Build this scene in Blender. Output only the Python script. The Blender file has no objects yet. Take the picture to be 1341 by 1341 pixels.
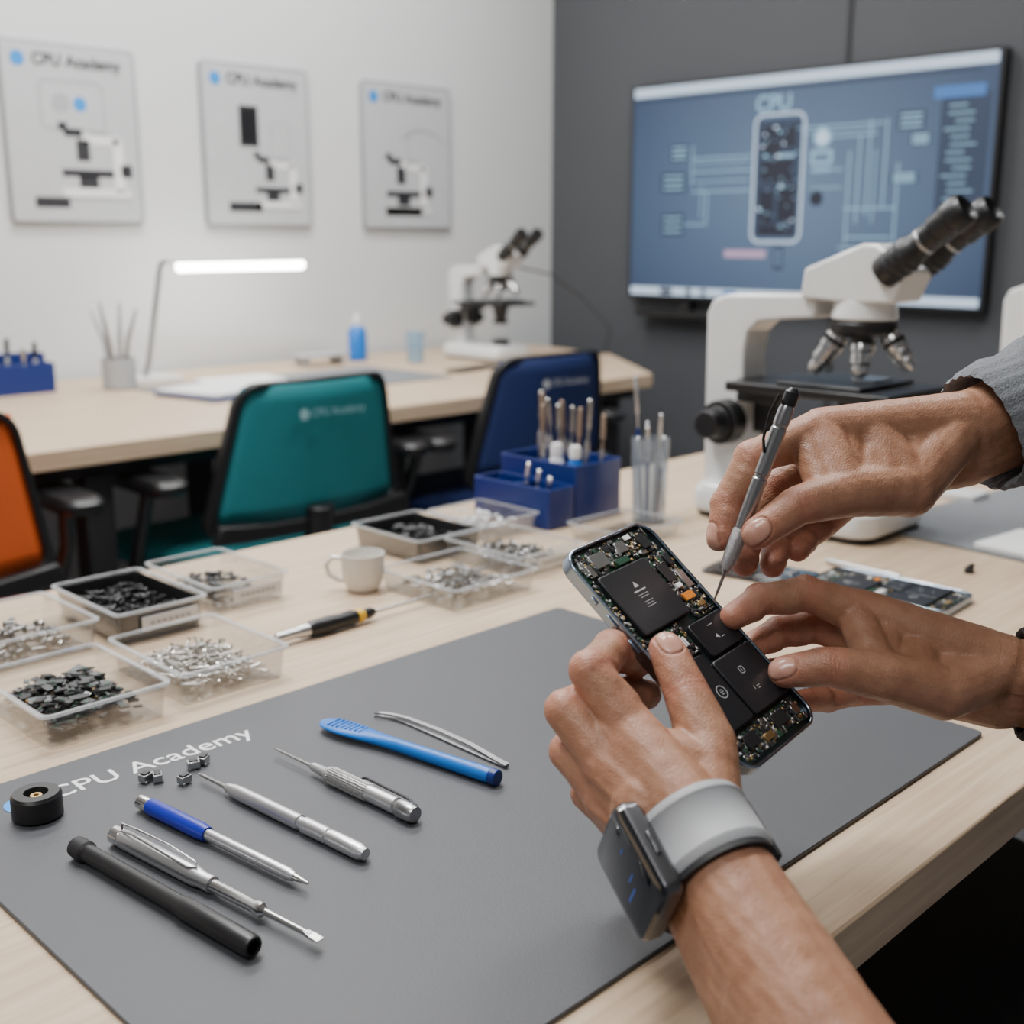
import bpy, math, random
import numpy as np
from mathutils import Vector, Matrix, Euler
random.seed(7)
SC=bpy.context.scene; COL=SC.collection
rad=math.radians
# ------------------------------------------------------------------ materials
def mat(name,col,rough=.5,metal=0.,noise=0.,nscale=30.,bump=0.,bscale=200.,emit=None,estr=0.,spec=.5,coat=0.,sss=0.):
    m=bpy.data.materials.new(name);m.use_nodes=True;nt=m.node_tree;b=nt.nodes['Principled BSDF']
    b.inputs['Base Color'].default_value=(*col,1);b.inputs['Roughness'].default_value=rough;b.inputs['Metallic'].default_value=metal
    b.inputs['Specular IOR Level'].default_value=spec
    if coat: b.inputs['Coat Weight'].default_value=coat
    tc=nt.nodes.new('ShaderNodeTexCoord')
    n=nt.nodes.new('ShaderNodeTexNoise');n.inputs['Scale'].default_value=nscale;n.inputs['Detail'].default_value=4
    nt.links.new(tc.outputs['Object'],n.inputs['Vector'])
    mx=nt.nodes.new('ShaderNodeMix');mx.data_type='RGBA'
    k=noise if noise else .06
    mx.inputs[6].default_value=(*[c*(1-k) for c in col],1);mx.inputs[7].default_value=(*[min(1,c*(1+k)) for c in col],1)
    nt.links.new(n.outputs['Fac'],mx.inputs[0]);nt.links.new(mx.outputs[2],b.inputs['Base Color'])
    if bump:
        n2=nt.nodes.new('ShaderNodeTexNoise');n2.inputs['Scale'].default_value=bscale;n2.inputs['Detail'].default_value=3
        nt.links.new(tc.outputs['Object'],n2.inputs['Vector'])
        bp=nt.nodes.new('ShaderNodeBump');bp.inputs['Strength'].default_value=bump;bp.inputs['Distance'].default_value=.001
        nt.links.new(n2.outputs['Fac'],bp.inputs['Height']);nt.links.new(bp.outputs[0],b.inputs['Normal'])
    if emit:
        b.inputs['Emission Color'].default_value=(*emit,1);b.inputs['Emission Strength'].default_value=estr
    return m
def wood_mat():
    m=bpy.data.materials.new('pale_wood');m.use_nodes=True;nt=m.node_tree;b=nt.nodes['Principled BSDF']
    tc=nt.nodes.new('ShaderNodeTexCoord');mp=nt.nodes.new('ShaderNodeMapping');mp.inputs['Scale'].default_value=(1.6,32,32)
    nt.links.new(tc.outputs['Object'],mp.inputs['Vector'])
    n=nt.nodes.new('ShaderNodeTexNoise');n.inputs['Scale'].default_value=3.5;n.inputs['Detail'].default_value=7;n.inputs['Roughness'].default_value=.6;n.inputs['Distortion'].default_value=.5
    nt.links.new(mp.outputs[0],n.inputs['Vector'])
    r=nt.nodes.new('ShaderNodeValToRGB');r.color_ramp.elements[0].position=.3;r.color_ramp.elements[0].color=(.46,.325,.21,1)
    r.color_ramp.elements[1].position=.72;r.color_ramp.elements[1].color=(.66,.51,.355,1)
    nt.links.new(n.outputs['Fac'],r.inputs[0]);nt.links.new(r.outputs[0],b.inputs['Base Color'])
    b.inputs['Roughness'].default_value=.5
    bp=nt.nodes.new('ShaderNodeBump');bp.inputs['Strength'].default_value=.12;bp.inputs['Distance'].default_value=.0005
    nt.links.new(n.outputs['Fac'],bp.inputs['Height']);nt.links.new(bp.outputs[0],b.inputs['Normal'])
    return m
def clear_mat(name='clear_plastic',tint=(.972,.976,.98),fac=.0,gl=.6):
    m=bpy.data.materials.new(name);m.use_nodes=True;nt=m.node_tree;nt.nodes.clear()
    o=nt.nodes.new('ShaderNodeOutputMaterial');t=nt.nodes.new('ShaderNodeBsdfTransparent');t.inputs[0].default_value=(*tint,1)
    g=nt.nodes.new('ShaderNodeBsdfGlossy');g.inputs['Roughness'].default_value=.04
    d=nt.nodes.new('ShaderNodeBsdfDiffuse');d.inputs[0].default_value=(.8,.82,.84,1)
    lw=nt.nodes.new('ShaderNodeLayerWeight');lw.inputs[0].default_value=.25
    tc=nt.nodes.new('ShaderNodeTexCoord');n=nt.nodes.new('ShaderNodeTexNoise');n.inputs['Scale'].default_value=60
    nt.links.new(tc.outputs['Object'],n.inputs['Vector'])
    ad=nt.nodes.new('ShaderNodeMath');ad.operation='MULTIPLY_ADD';ad.inputs[1].default_value=.05;ad.inputs[2].default_value=fac
    nt.links.new(n.outputs['Fac'],ad.inputs[0])
    m1=nt.nodes.new('ShaderNodeMixShader');m2=nt.nodes.new('ShaderNodeMixShader')
    nt.links.new(ad.outputs[0],m1.inputs[0]);nt.links.new(t.outputs[0],m1.inputs[1]);nt.links.new(d.outputs[0],m1.inputs[2])
    ml=nt.nodes.new('ShaderNodeMath');ml.operation='MULTIPLY';ml.inputs[1].default_value=gl
    nt.links.new(lw.outputs['Facing'],ml.inputs[0])
    nt.links.new(ml.outputs[0],m2.inputs[0]);nt.links.new(m1.outputs[0],m2.inputs[1]);nt.links.new(g.outputs[0],m2.inputs[2])
    nt.links.new(m2.outputs[0],o.inputs[0]);return m
def skin_mat():
    m=bpy.data.materials.new('skin');m.use_nodes=True;nt=m.node_tree;b=nt.nodes['Principled BSDF'];L=nt.links.new
    tc=nt.nodes.new('ShaderNodeTexCoord')
    at=nt.nodes.new('ShaderNodeAttribute');at.attribute_name='skin_mask'
    sp=nt.nodes.new('ShaderNodeSeparateColor');L(at.outputs['Color'],sp.inputs[0])
    n=nt.nodes.new('ShaderNodeTexNoise');n.inputs['Scale'].default_value=65;n.inputs['Detail'].default_value=6;n.inputs['Roughness'].default_value=.62;L(tc.outputs['Object'],n.inputs['Vector'])
    rp=nt.nodes.new('ShaderNodeMapRange');rp.inputs[1].default_value=.30;rp.inputs[2].default_value=.70;L(n.outputs['Fac'],rp.inputs[0])
    def mix(a,bb,fac):
        x=nt.nodes.new('ShaderNodeMix');x.data_type='RGBA'
        for s,v in ((6,a),(7,bb)):
            if isinstance(v,tuple): x.inputs[s].default_value=(*v,1)
            else: L(v,x.inputs[s])
        L(fac,x.inputs[0]);return x.outputs[2]
    c=mix((.325,.150,.084),(.445,.232,.142),rp.outputs[0])
    c=mix(c,(.56,.215,.145),sp.outputs[2])
    c=mix(c,(.19,.072,.042),sp.outputs[1])  # shade of finger folds and nail grooves put into the skin colour
    c=mix(c,(.60,.32,.24),sp.outputs[0])
    L(c,b.inputs['Base Color'])
    b.inputs['Subsurface Weight'].default_value=.14;b.inputs['Subsurface Radius'].default_value=(1,.35,.2);b.inputs['Subsurface Scale'].default_value=.004
    rr=nt.nodes.new('ShaderNodeMapRange');rr.inputs[3].default_value=.44;rr.inputs[4].default_value=.22;L(sp.outputs[0],rr.inputs[0]);L(rr.outputs[0],b.inputs['Roughness'])
    v=nt.nodes.new('ShaderNodeTexVoronoi');v.inputs['Scale'].default_value=1000;L(tc.outputs['Object'],v.inputs['Vector'])
    n2=nt.nodes.new('ShaderNodeTexNoise');n2.inputs['Scale'].default_value=320;n2.inputs['Detail'].default_value=4;L(tc.outputs['Object'],n2.inputs['Vector'])
    s=nt.nodes.new('ShaderNodeMath');s.operation='ADD';L(v.outputs['Distance'],s.inputs[0]);L(n2.outputs['Fac'],s.inputs[1])
    inv=nt.nodes.new('ShaderNodeMath');inv.operation='SUBTRACT';inv.inputs[0].default_value=1;L(sp.outputs[0],inv.inputs[1])
    s2=nt.nodes.new('ShaderNodeMath');s2.operation='MULTIPLY';L(s.outputs[0],s2.inputs[0]);L(inv.outputs[0],s2.inputs[1])
    bp=nt.nodes.new('ShaderNodeBump');bp.inputs['Strength'].default_value=.42;bp.inputs['Distance'].default_value=.0005
    L(s2.outputs[0],bp.inputs['Height']);L(bp.outputs[0],b.inputs['Normal'])
    return m
WOOD=wood_mat();CLEAR=clear_mat();RIM=clear_mat('tray_rim_plastic',(.93,.94,.95),.22,.5);GLASSB=clear_mat('blue_glass',(.7,.85,.95),.12);SKIN=skin_mat()
MATG=mat('grey_rubber',(.068,.071,.079),.5,bump=.15,bscale=900,noise=.04,nscale=8)
MATG2=mat('light_grey_rubber',(.17,.18,.195),.6)
BLK=mat('black_plastic',(.010,.010,.011),.38)
BLKM=mat('black_matte',(.012,.012,.014),.6,bump=.2,bscale=500)
WHT=mat('white_enamel',(.76,.765,.76),.28,coat=.3)
WHP=mat('white_paper',(.8,.8,.8),.7)
CHR=mat('chrome',(.74,.74,.74),.2,1)
SIL=mat('satin_aluminium',(.64,.64,.65),.36,1,bump=.1,bscale=600)
STL=mat('steel',(.55,.54,.52),.26,1,noise=.2,nscale=300)
SCW=mat('screw_steel',(.60,.58,.54),.25,1)
DST=mat('dark_steel',(.36,.355,.345),.32,1,noise=.5,nscale=250)
DSI=mat('dark_satin_metal',(.38,.38,.39),.3,1)
TWZ=mat('tweezer_steel',(.22,.22,.225),.42,1)
KNU=mat('knurled_metal',(.45,.45,.46),.4,1,bump=.8,bscale=2500)
GRA=mat('graphite_metal',(.17,.175,.19),.3,1)
BLU=mat('blue_plastic',(.005,.024,.17),.35)
BLU2=mat('bright_blue_plastic',(.005,.15,.56),.32)
NAVY=mat('navy_handle',(.010,.02,.34),.3)
LOGO=mat('logo_blue',(.02,.28,.75),.5)
TEAL=mat('teal_mesh_fabric',(.003,.175,.195),.7,bump=.5,bscale=900)
ORG=mat('orange_mesh_fabric',(.75,.12,.015),.7,bump=.5,bscale=900)
NVY=mat('navy_mesh_fabric',(.006,.020,.105),.7,bump=.5,bscale=900)
WALL=mat('white_wall_paint',(.72,.735,.74),.8,noise=.03,nscale=3,bump=.1,bscale=150)
WALR=mat('low_fill_wall_grey',(.26,.265,.275),.8,noise=.03,nscale=3)  # unseen walls behind camera, grey chosen to cut fill and deepen contact shadows
WALD=mat('dark_grey_wall_paint',(.066,.070,.078),.75,noise=.06,nscale=3,bump=.1,bscale=150)
FLR=mat('grey_carpet',(.26,.26,.27),.9,noise=.3,nscale=200,bump=.5,bscale=400)
CEI=mat('ceiling_white',(.6,.6,.6),.9)
PORC=mat('porcelain',(.74,.71,.66),.3,coat=.3)
YEL=mat('yellow_plastic',(.75,.45,.02),.4)
GRN=mat('green_circuit_board',(.012,.06,.03),.4,noise=.5,nscale=900)
PCB=mat('dark_circuit_board',(.012,.018,.018),.4,noise=.6,nscale=1500)
GOLD=mat('gold_contact',(.62,.44,.2),.4,1)
CHIP=mat('chip_black',(.015,.015,.017),.35)
BATT=mat('battery_wrap',(.015,.016,.019),.33,bump=.15,bscale=300)
SHLD=mat('shield_silver',(.50,.51,.51),.3,1)
ORC=mat('orange_flex',(.7,.22,.02),.4)
PHF=mat('blue_grey_aluminium',(.32,.40,.50),.22,1)
PRW=mat('print_white',(.9,.9,.9),.5)
PRT=mat('print_grey_white',(.45,.45,.46),.5)
PRC=mat('print_pale_teal',(.22,.40,.42),.6)
PRG=mat('print_grey',(.42,.43,.45),.6)
PRD=mat('print_dark',(.03,.03,.035),.6)
PRL=mat('print_board',(.56,.575,.59),.45)
FRS=mat('frame_silver',(.40,.41,.43),.35,.6)
STRAP=mat('grey_silicone',(.36,.37,.385),.55)
GLS=mat('watch_glass',(.004,.005,.008),.05,coat=1)
GLB=mat('watch_display_blue',(.01,.02,.05),.2,emit=(.04,.10,.4),estr=.5)
KNIT=mat('grey_knit',(.16,.17,.185),.9,noise=.3,nscale=400,bump=1,bscale=700)
DKC=mat('dark_cloth',(.02,.02,.022),.9,bump=.6,bscale=600)
LED=mat('led_tube',(1,1,1),.5,emit=(1,.98,.95),estr=26)
SCRB=mat('screen_blue',(.006,.008,.012),.4,emit=(.075,.125,.23),estr=1.1)
SCRW=mat('screen_white',(.02,.02,.02),.4,emit=(.80,.98,1.2),estr=1.0)
SCRL=mat('screen_line',(.02,.02,.02),.4,emit=(.33,.62,.82),estr=1.0)
SCRD=mat('screen_dark',(.006,.006,.01),.4,emit=(.006,.010,.025),estr=1.0)
SCRM=mat('screen_mid',(.006,.006,.01),.4,emit=(.028,.05,.10),estr=1.0)
SCRP=mat('screen_pink',(.02,.02,.02),.4,emit=(.6,.40,.6),estr=1.0)
SCRC=mat('screen_blue_bright',(.02,.02,.02),.4,emit=(.04,.20,.6),estr=1.0)
nt=SCRB.node_tree;bs=nt.nodes['Principled BSDF'];tc=nt.nodes.new('ShaderNodeTexCoord');mp=nt.nodes.new('ShaderNodeMapping');mp.inputs['Scale'].default_value=(1,1.3,1.9)
gr=nt.nodes.new('ShaderNodeTexGradient');gr.gradient_type='SPHERICAL';cr=nt.nodes.new('ShaderNodeValToRGB')
cr.color_ramp.elements[0].color=(.030,.055,.12,1);cr.color_ramp.elements[1].color=(.13,.21,.33,1)
nt.links.new(tc.outputs['Object'],mp.inputs[0]);nt.links.new(mp.outputs[0],gr.inputs[0]);nt.links.new(gr.outputs['Fac'],cr.inputs[0]);nt.links.new(cr.outputs[0],bs.inputs['Emission Color'])
# ------------------------------------------------------------------ mesh builder
PERM=Matrix(((0,0,1,0),(1,0,0,0),(0,1,0,0),(0,0,0,1)))  # (a,b,c)->(x=c,y=a,z=b)
XZ=Matrix(((1,0,0,0),(0,0,-1,0),(0,1,0,0),(0,0,0,1)))    # (a,b,c)->(x=a,y=-c,z=b)
def T(x,y,z): return Matrix.Translation((x,y,z))
def rrect(w,h,r,n=5,cx=0,cy=0):
    P=[]
    for (sx,sy,a0) in ((1,1,0),(-1,1,90),(-1,-1,180),(1,-1,270)):
        for i in range(n+1):
            a=rad(a0+90*i/n);P.append((cx+sx*(w/2-r)+r*math.cos(a),cy+sy*(h/2-r)+r*math.sin(a)))
    return P
def circ(r,n=24,cx=0,cy=0): return [(cx+r*math.cos(2*math.pi*i/n),cy+r*math.sin(2*math.pi*i/n)) for i in range(n)]
def frame(ax):
    ax=Vector(ax).normalized();h=Vector((0,0,1)) if abs(ax.z)<.9 else Vector((1,0,0))
    a=ax.cross(h).normalized();return a,ax.cross(a).normalized(),ax
class MB:
    def __init__(s): s.v=[];s.f=[];s.m=[]
    def add(s,V,F,m=0,M=None):
        o=len(s.v)
        for p in V:
            p=Vector(p);s.v.append(tuple(M@p) if M is not None else tuple(p))
        for f in F: s.f.append([i+o for i in f]);s.m.append(m)
    def box(s,c,d,m=0,M=None):
        x,y,z=[k/2 for k in d]
        V=[(c[0]+i*x,c[1]+j*y,c[2]+k*z) for k in(-1,1) for j in(-1,1) for i in(-1,1)]
        s.add(V,[(0,2,3,1),(4,5,7,6),(0,1,5,4),(2,6,7,3),(0,4,6,2),(1,3,7,5)],m,M);return s
    def prism(s,P,z0,z1,m=0,M=None):
        n=len(P);V=[(x,y,z0) for x,y in P]+[(x,y,z1) for x,y in P]
        F=[list(range(n))[::-1],list(range(n,2*n))]+[(i,(i+1)%n,n+(i+1)%n,n+i) for i in range(n)]
        s.add(V,F,m,M);return s
    def ring(s,O,I,z0,z1,m=0,M=None):
        n=len(O);V=[(x,y,z0) for x,y in O]+[(x,y,z1) for x,y in O]+[(x,y,z0) for x,y in I]+[(x,y,z1) for x,y in I];F=[]
        for i in range(n):
            j=(i+1)%n
            F+=[(i,j,n+j,n+i),(n+i,n+j,3*n+j,3*n+i),(3*n+i,3*n+j,2*n+j,2*n+i),(2*n+i,2*n+j,j,i)]
        s.add(V,F,m,M);return s
    def loft(s,loops,m=0,M=None,cap0=True,cap1=True):
        n=len(loops[0]);V=[p for l in loops for p in l];F=[]
        for k in range(len(loops)-1):
            for i in range(n):
                j=(i+1)%n;F.append((k*n+i,k*n+j,(k+1)*n+j,(k+1)*n+i))
        if cap0:F.append(list(range(n))[::-1])
        if cap1:F.append(list(range((len(loops)-1)*n,len(loops)*n)))
        s.add(V,F,m,M);return s
    def lathe(s,prof,base=(0,0,0),axis=(0,0,1),m=0,seg=24,M=None):
        a,b,c=frame(axis);base=Vector(base)
        if a.cross(b).dot(c)<0: b=-b
        L=[]
        for r,z in prof:
            r=max(r,1e-5);L.append([base+c*z+a*(r*math.cos(2*math.pi*i/seg))+b*(r*math.sin(2*math.pi*i/seg)) for i in range(seg)])
        return s.loft(L,m,M)
    def cyl(s,p0,p1,r0,r1=None,m=0,seg=20,M=None):
        p0=Vector(p0);p1=Vector(p1);d=p1-p0
        return s.lathe([(r0,0),(r0 if r1 is None else r1,d.length)],p0,d,m,seg,M)
    def tube(s,pts,r,m=0,seg=10,M=None):
        pts=[Vector(p) for p in pts];n=len(pts)
        rs=r if isinstance(r,(list,tuple)) else [r]*n
        L=[];a=None
        for i in range(n):
            d=(pts[min(i+1,n-1)]-pts[max(i-1,0)]).normalized()
            if a is None: a=frame(d)[0]
            a=(a-d*a.dot(d)).normalized();b=d.cross(a)
            L.append([pts[i]+a*(rs[i]*math.cos(2*math.pi*k/seg))+b*(rs[i]*math.sin(2*math.pi*k/seg)) for k in range(seg)])
        return s.loft(L,m,M)
    def capsule(s,p0,r0,p1,r1,m=0,seg=18):
        p0=Vector(p0);p1=Vector(p1);L=(p1-p0).length
        pr=[(r0*math.cos(t),r0*math.sin(t)) for t in [rad(x) for x in(-88,-65,-45,-25,0)]]+[(r1*math.cos(t),L+r1*math.sin(t)) for t in [rad(x) for x in(0,25,45,65,88)]]
        return s.lathe(pr,p0,p1-p0,m,seg)
    def build(s,name,mats,parent=None,loc=None,M=None,bevel=0,bseg=2,angle=35,label=None,cat=None,kind=None,fn=None,smooth=True,group=None):
        V=[fn(*p) for p in s.v] if fn else s.v
        me=bpy.data.meshes.new(name);me.from_pydata(V,[],s.f);me.update()
        for x in (mats if isinstance(mats,(list,tuple)) else [mats]): me.materials.append(x)
        me.polygons.foreach_set('material_index',s.m)
        if smooth:
            me.shade_smooth();me.set_sharp_from_angle(angle=rad(angle))
        o=bpy.data.objects.new(name,me);COL.objects.link(o)
        if parent: o.parent=parent
        if M is not None: o.matrix_local=M
        if loc: o.location=loc
        if bevel:
            b=o.modifiers.new('bev','BEVEL');b.width=bevel;b.segments=bseg;b.limit_method='ANGLE';b.angle_limit=rad(40)
        meta(o,label,cat,kind,group);return o
def meta(o,label=None,cat=None,kind=None,group=None):
    if label:o['label']=label
    if cat:o['category']=cat
    if kind:o['kind']=kind
    if group:o['group']=group
def thing(name,label,cat,loc=(0,0,0),rz=0,scale=1,group=None,M=None):
    e=bpy.data.objects.new(name,None);COL.objects.link(e);e.empty_display_size=.02
    e.location=loc;e.rotation_euler=(0,0,rad(rz));e.scale=(scale,)*3
    if M is not None:e.matrix_world=M
    meta(e,label,cat,None,group);return e
def text(name,body,width,M,m,parent,label=None,ext=.0002,bold=0.):
    cu=bpy.data.curves.new(name,'FONT');cu.body=body;cu.size=1;cu.offset=bold
    t=bpy.data.objects.new(name+'_c',cu);COL.objects.link(t);bpy.context.view_layer.update()
    dg=bpy.context.evaluated_depsgraph_get();me=bpy.data.meshes.new_from_object(t.evaluated_get(dg))
    bpy.data.objects.remove(t)
    xs=[v.co.x for v in me.vertices];k=width/(max(xs)-min(xs));x0=min(xs)
    for v in me.vertices: v.co=Vector(((v.co.x-x0)*k,v.co.y*k,ext))
    me.materials.clear();me.materials.append(m)
    o=bpy.data.objects.new(name,me);COL.objects.link(o);o.parent=parent;o.matrix_local=M
    if label:o['label']=label
    return o
# ------------------------------------------------------------------ room
def structure(name,c,d,m):
    b=MB();b.box((0,0,0),d);o=b.build(name,m,loc=c,kind='structure',smooth=False);return o
structure('floor',(.6,.5,-.05),(5.2,5.1,.1),FLR)
structure('ceiling',(.6,.5,2.75),(5.2,5.1,.1),CEI)
structure('wall_north',(.6,3.05,1.35),(5.2,.1,2.7),WALL)
structure('wall_east',(3.25,.5,1.35),(.1,5.0,2.7),WALD)
structure('wall_south',(.6,-2.05,1.35),(5.2,.1,2.7),WALR)
structure('wall_west',(-2.05,.5,1.35),(.1,5.0,2.7),WALR)
structure('trim_1',(3.197,1.848,1.35),(.006,.012,2.7),BLKM)
structure('baseboard_north',(.6,2.993,.05),(5.2,.014,.1),WHT)
structure('baseboard_east',(3.193,.5,.05),(.014,5.0,.1),BLKM)
# ------------------------------------------------------------------ desks
def desk(name,label,poly,legs,beams):
    e=thing(name,label,'desk')
    MB().prism(poly,.715,.75).build('desktop',WOOD,e,bevel=.002)
    for (x,y) in legs:
        MB().box((x,y,.345),(.055,.055,.69)).box((x,y,.01),(.08,.08,.02)).build('leg',BLKM,e,bevel=.003)
    for (c,d) in beams: MB().box(c,d).build('frame_beam',BLKM,e,bevel=.002)
    return e
desk('workbench','pale wood workbench with black metal frame',[(-.5,.275),(2.4,.275),(2.4,1.18),(-.5,1.18)],
     [(-.4,.36),(2.3,.36),(-.4,1.1),(2.3,1.1)],[((.95,.36,.70),(2.75,.04,.03)),((.95,1.1,.70),(2.75,.04,.03)),((-.4,.73,.70),(.04,.7,.03)),((2.3,.73,.70),(.04,.7,.03)),((.95,.36,.66),(2.7,.03,.05))])
desk('rear_workbench','long pale wood bench with black legs against the white wall',[(-.9,1.985),(2.52,1.985),(2.86,2.42),(2.95,2.97),(-.9,2.97)],
     [(-.8,2.07),(.96,2.05),(1.66,2.05),(2.44,2.08),(-.8,2.88),(.96,2.88),(1.66,2.88),(2.7,2.88)],[((.85,2.05,.70),(3.3,.04,.03)),((.95,2.88,.70),(3.6,.04,.03))])
# ------------------------------------------------------------------ work mat
e=thing('work_mat','large dark grey rubber work mat with white lettering','desk mat',(.52,.545,.75))
MB().prism(rrect(.61,.43,.006,3),0,.003).build('mat_sheet',MATG,e,bevel=.0006)
text('mat_lettering','CPU Academy',.150,T(-.230,.1665,.0031)@Matrix.Rotation(rad(-2),4,'Z'),PRW,e,'white printed lettering',bold=.004)
b=MB();b.ring(circ(.012,28),circ(.008,28),0,.0003).prism(circ(.0045,20),0,.0003);b.build('mat_emblem',LOGO,e,loc=(-.247,.174,.0031),label='blue round emblem')
MB().prism(rrect(.46,.40,.006,3),0,.003).build('desk_mat',MATG2,M=T(1.555,.50,.75)@Matrix.Rotation(rad(-6),4,'Z'),label='lighter grey desk mat beside the microscope base',cat='desk mat',bevel=.0006)
ZT=.753
# ------------------------------------------------------------------ pen-like tools
def rod_tool(name,label,p0,p1,parts,rmax,cat='screwdriver',extra=None,z=None):
    z0=(ZT+rmax) if z is None else z
    a=Vector((p0[0],p0[1],z0));d=Vector((p1[0]-p0[0],p1[1]-p0[1],0))
    M=Matrix.Translation(a)@Matrix.Rotation(math.atan2(d.y,d.x),4,'Z')
    e=thing(name,label,cat,M=M);L=d.length
    for pn,m,pr in parts:
        MB().lathe([(r,t*L) for r,t in pr],(0,0,0),(1,0,0),0,24).build(pn,m,e,angle=30)
    if extra: extra(e,L)
    return e
rod_tool('tool_tube','matte black cylindrical tool case with rounded cap lying on mat',(.268,.628),(.285,.470),
 [('body',BLK,[(.0035,.0),(.0052,.01),(.0052,.62),(.0062,.64),(.0062,.985),(.0054,1.),(.004,1.),(.0035,.97)]),('cap',BLKM,[(.003,-.03),(.0062,-.02),(.0065,.0),(.0065,.05),(.0052,.06)])],.0065,'tool case')
def clip(e,L):
    MB().tube([(.05*L,0,.0055),(.045*L,.001,.0088),(.12*L,.0022,.0090),(.28*L,.0034,.0082),(.42*L,.0024,.0068),(.45*L,-.0005,.0062),(.42*L,-.0032,.0058),(.28*L,-.003,.0072),(.12*L,-.0022,.0080),(.06*L,-.001,.006)],.0007,0,8).build('clip',CHR,e)
def flat_tip(m):
    def f(e,L):
        MB().loft([[(L*.94,y,z) for y,z in((-.0013,-.0013),(.0013,-.0013),(.0013,.0013),(-.0013,.0013))],[(L*.972,y,z) for y,z in((-.0022,-.0009),(.0022,-.0009),(.0022,.0009),(-.0022,.0009))],[(L*1.0,y,z) for y,z in((-.0022,-.0004),(.0022,-.0004),(.0022,.0004),(-.0022,.0004))]]).build('flat_blade',m,e,angle=20)
    return f
def both(e,L): clip(e,L);flat_tip(STL)(e,L)
rod_tool('precision_screwdriver','silver pen-style screwdriver with wire clip and flat blade',(.291,.631),(.313,.452),
 [('cap',CHR,[(.0035,0),(.0056,.008),(.0056,.05),(.005,.055)]),('handle',SIL,[(.0056,.055),(.0058,.06),(.0058,.44),(.0048,.47),(.0048,.52)]),('shaft',CHR,[(.0036,.52),(.0034,.72),(.0042,.73),(.0042,.75),(.002,.765),(.0016,.96)])],.0058,extra=both)
rod_tool('precision_screwdriver','blue and silver precision screwdriver lying on mat',(.323,.660),(.341,.502),
 [('cap',CHR,[(.003,0),(.0046,.01),(.0046,.07),(.004,.08)]),('handle',NAVY,[(.0052,.075),(.0054,.09),(.0054,.40),(.0045,.44)]),('shaft',SIL,[(.0036,.44),(.0036,.90),(.0026,.93)]),('tip',STL,[(.0024,.93),(.0008,1.)])],.0056)
rod_tool('precision_screwdriver','slim satin silver screwdriver with pointed tip on mat',(.371,.669),(.384,.505),
 [('tip',STL,[(.0006,0),(.0012,.03),(.0014,.17),(.0026,.19)]),('handle',SIL,[(.0026,.19),(.0034,.20),(.0034,.225),(.0042,.23),(.0048,.28),(.0050,.64),(.0042,.645),(.0042,.665),(.0052,.67),(.0052,.80),(.0046,.805),(.0046,.815),(.0052,.82),(.0052,.975),(.0035,1.)])],.0052)
def knurl(e,L):
    b=MB()
    for i in range(20):
        a=2*math.pi*i/20;b.box((L*.57,math.cos(a)*.0055,math.sin(a)*.0055),(L*.26,.0008,.0008))
    b.build('grip_ridges',STL,e)
    MB().tube([(.60*L,.004,.003),(.62*L,.007,.0045),(.90*L,.006,.0045),(.97*L,.005,.003)],.0009,0,8).build('clip',BLK,e)
rod_tool('precision_screwdriver','chunky ridged silver screwdriver with fine needle tip',(.429,.667),(.435,.520),
 [('tip',STL,[(.0004,0),(.0009,.05),(.0012,.28),(.003,.31)]),('handle',SIL,[(.003,.31),(.0036,.40),(.0052,.42),(.0055,.55),(.0055,.88),(.0042,.89)]),('cap',DSI,[(.0058,.90),(.0062,.91),(.0062,.98),(.005,1.)])],.006,extra=knurl)
p0=Vector((.484,.677,0));p1=Vector((.508,.521,0));d=p1-p0
e=thing('spudger','bright blue plastic spudger pry tool lying on mat','pry tool',M=T(p0.x,p0.y,ZT+.0055)@Matrix.Rotation(math.atan2(d.y,d.x),4,'Z'))
L=d.length;st=[(-.006,.0020,.0008),(-.0045,.0050,.0012),(-.001,.0080,.0017),(.006,.0104,.0022),(.020,.0112,.0028),(.036,.0094,.0034),(.052,.0066,.0040),(.07,.0052,.0046),(.12,.0054,.0051),(L-.012,.0058,.0053),(L-.006,.0052,.005)]
b=MB();b.loft([[Vector((x,w*math.cos(2*math.pi*i/24),h*math.sin(2*math.pi*i/24))) for i in range(24)] for x,w,h in st])
b.build('blade',BLU2,e,angle=60)
for i in range(8): MB().box((.006+i*.0042,0,.0023+.00014*i),(.0012,.014-.0006*i,.0010)).build('grip_ridge',BLU2,e,bevel=.0003)
MB().cyl((L-.0065,0,0),(L,0,0),.0058,.0056).build('end_cap',BLU,e,bevel=.0008)
e=thing('tweezers','curved dark steel tweezers lying on mat','tweezers',(0,0,ZT))
for k,dy in enumerate((.0,.0034)):
    path=[(.521+dy*.1,.669),(.5245,.667),(.5285+dy*.2,.659),(.5310+dy*.6,.645),(.5315+dy*1.1,.61),(.531+dy,.575),(.531+dy*.4,.549),(.531,.536)]
    ws=[.0006,.0011,.0020,.0030,.0036,.0036,.0038,.0042]
    V=[];F=[]
    for i,((x,y),w) in enumerate(zip(path,ws)):
        for zz in (0,1):
            zk=.0006+zz*.0011+.0026*k*(1 if i<6 else .45)
            V+=[(x-w*.5,y,zk),(x+w*.5,y,zk+.0004)]
    for i in range(len(path)-1):
        o=4*i;n4=o+4
        F+=[(o+1,o,n4,n4+1),(o+2,o+3,n4+3,n4+2),(o,o+2,n4+2,n4),(o+3,o+1,n4+1,n4+3)]
    F+=[(0,1,3,2),(4*(len(path)-1)+1,4*(len(path)-1),4*(len(path)-1)+2,4*(len(path)-1)+3)]
    b=MB();b.add(V,F);b.build('arm',TWZ,e,smooth=False)
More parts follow.
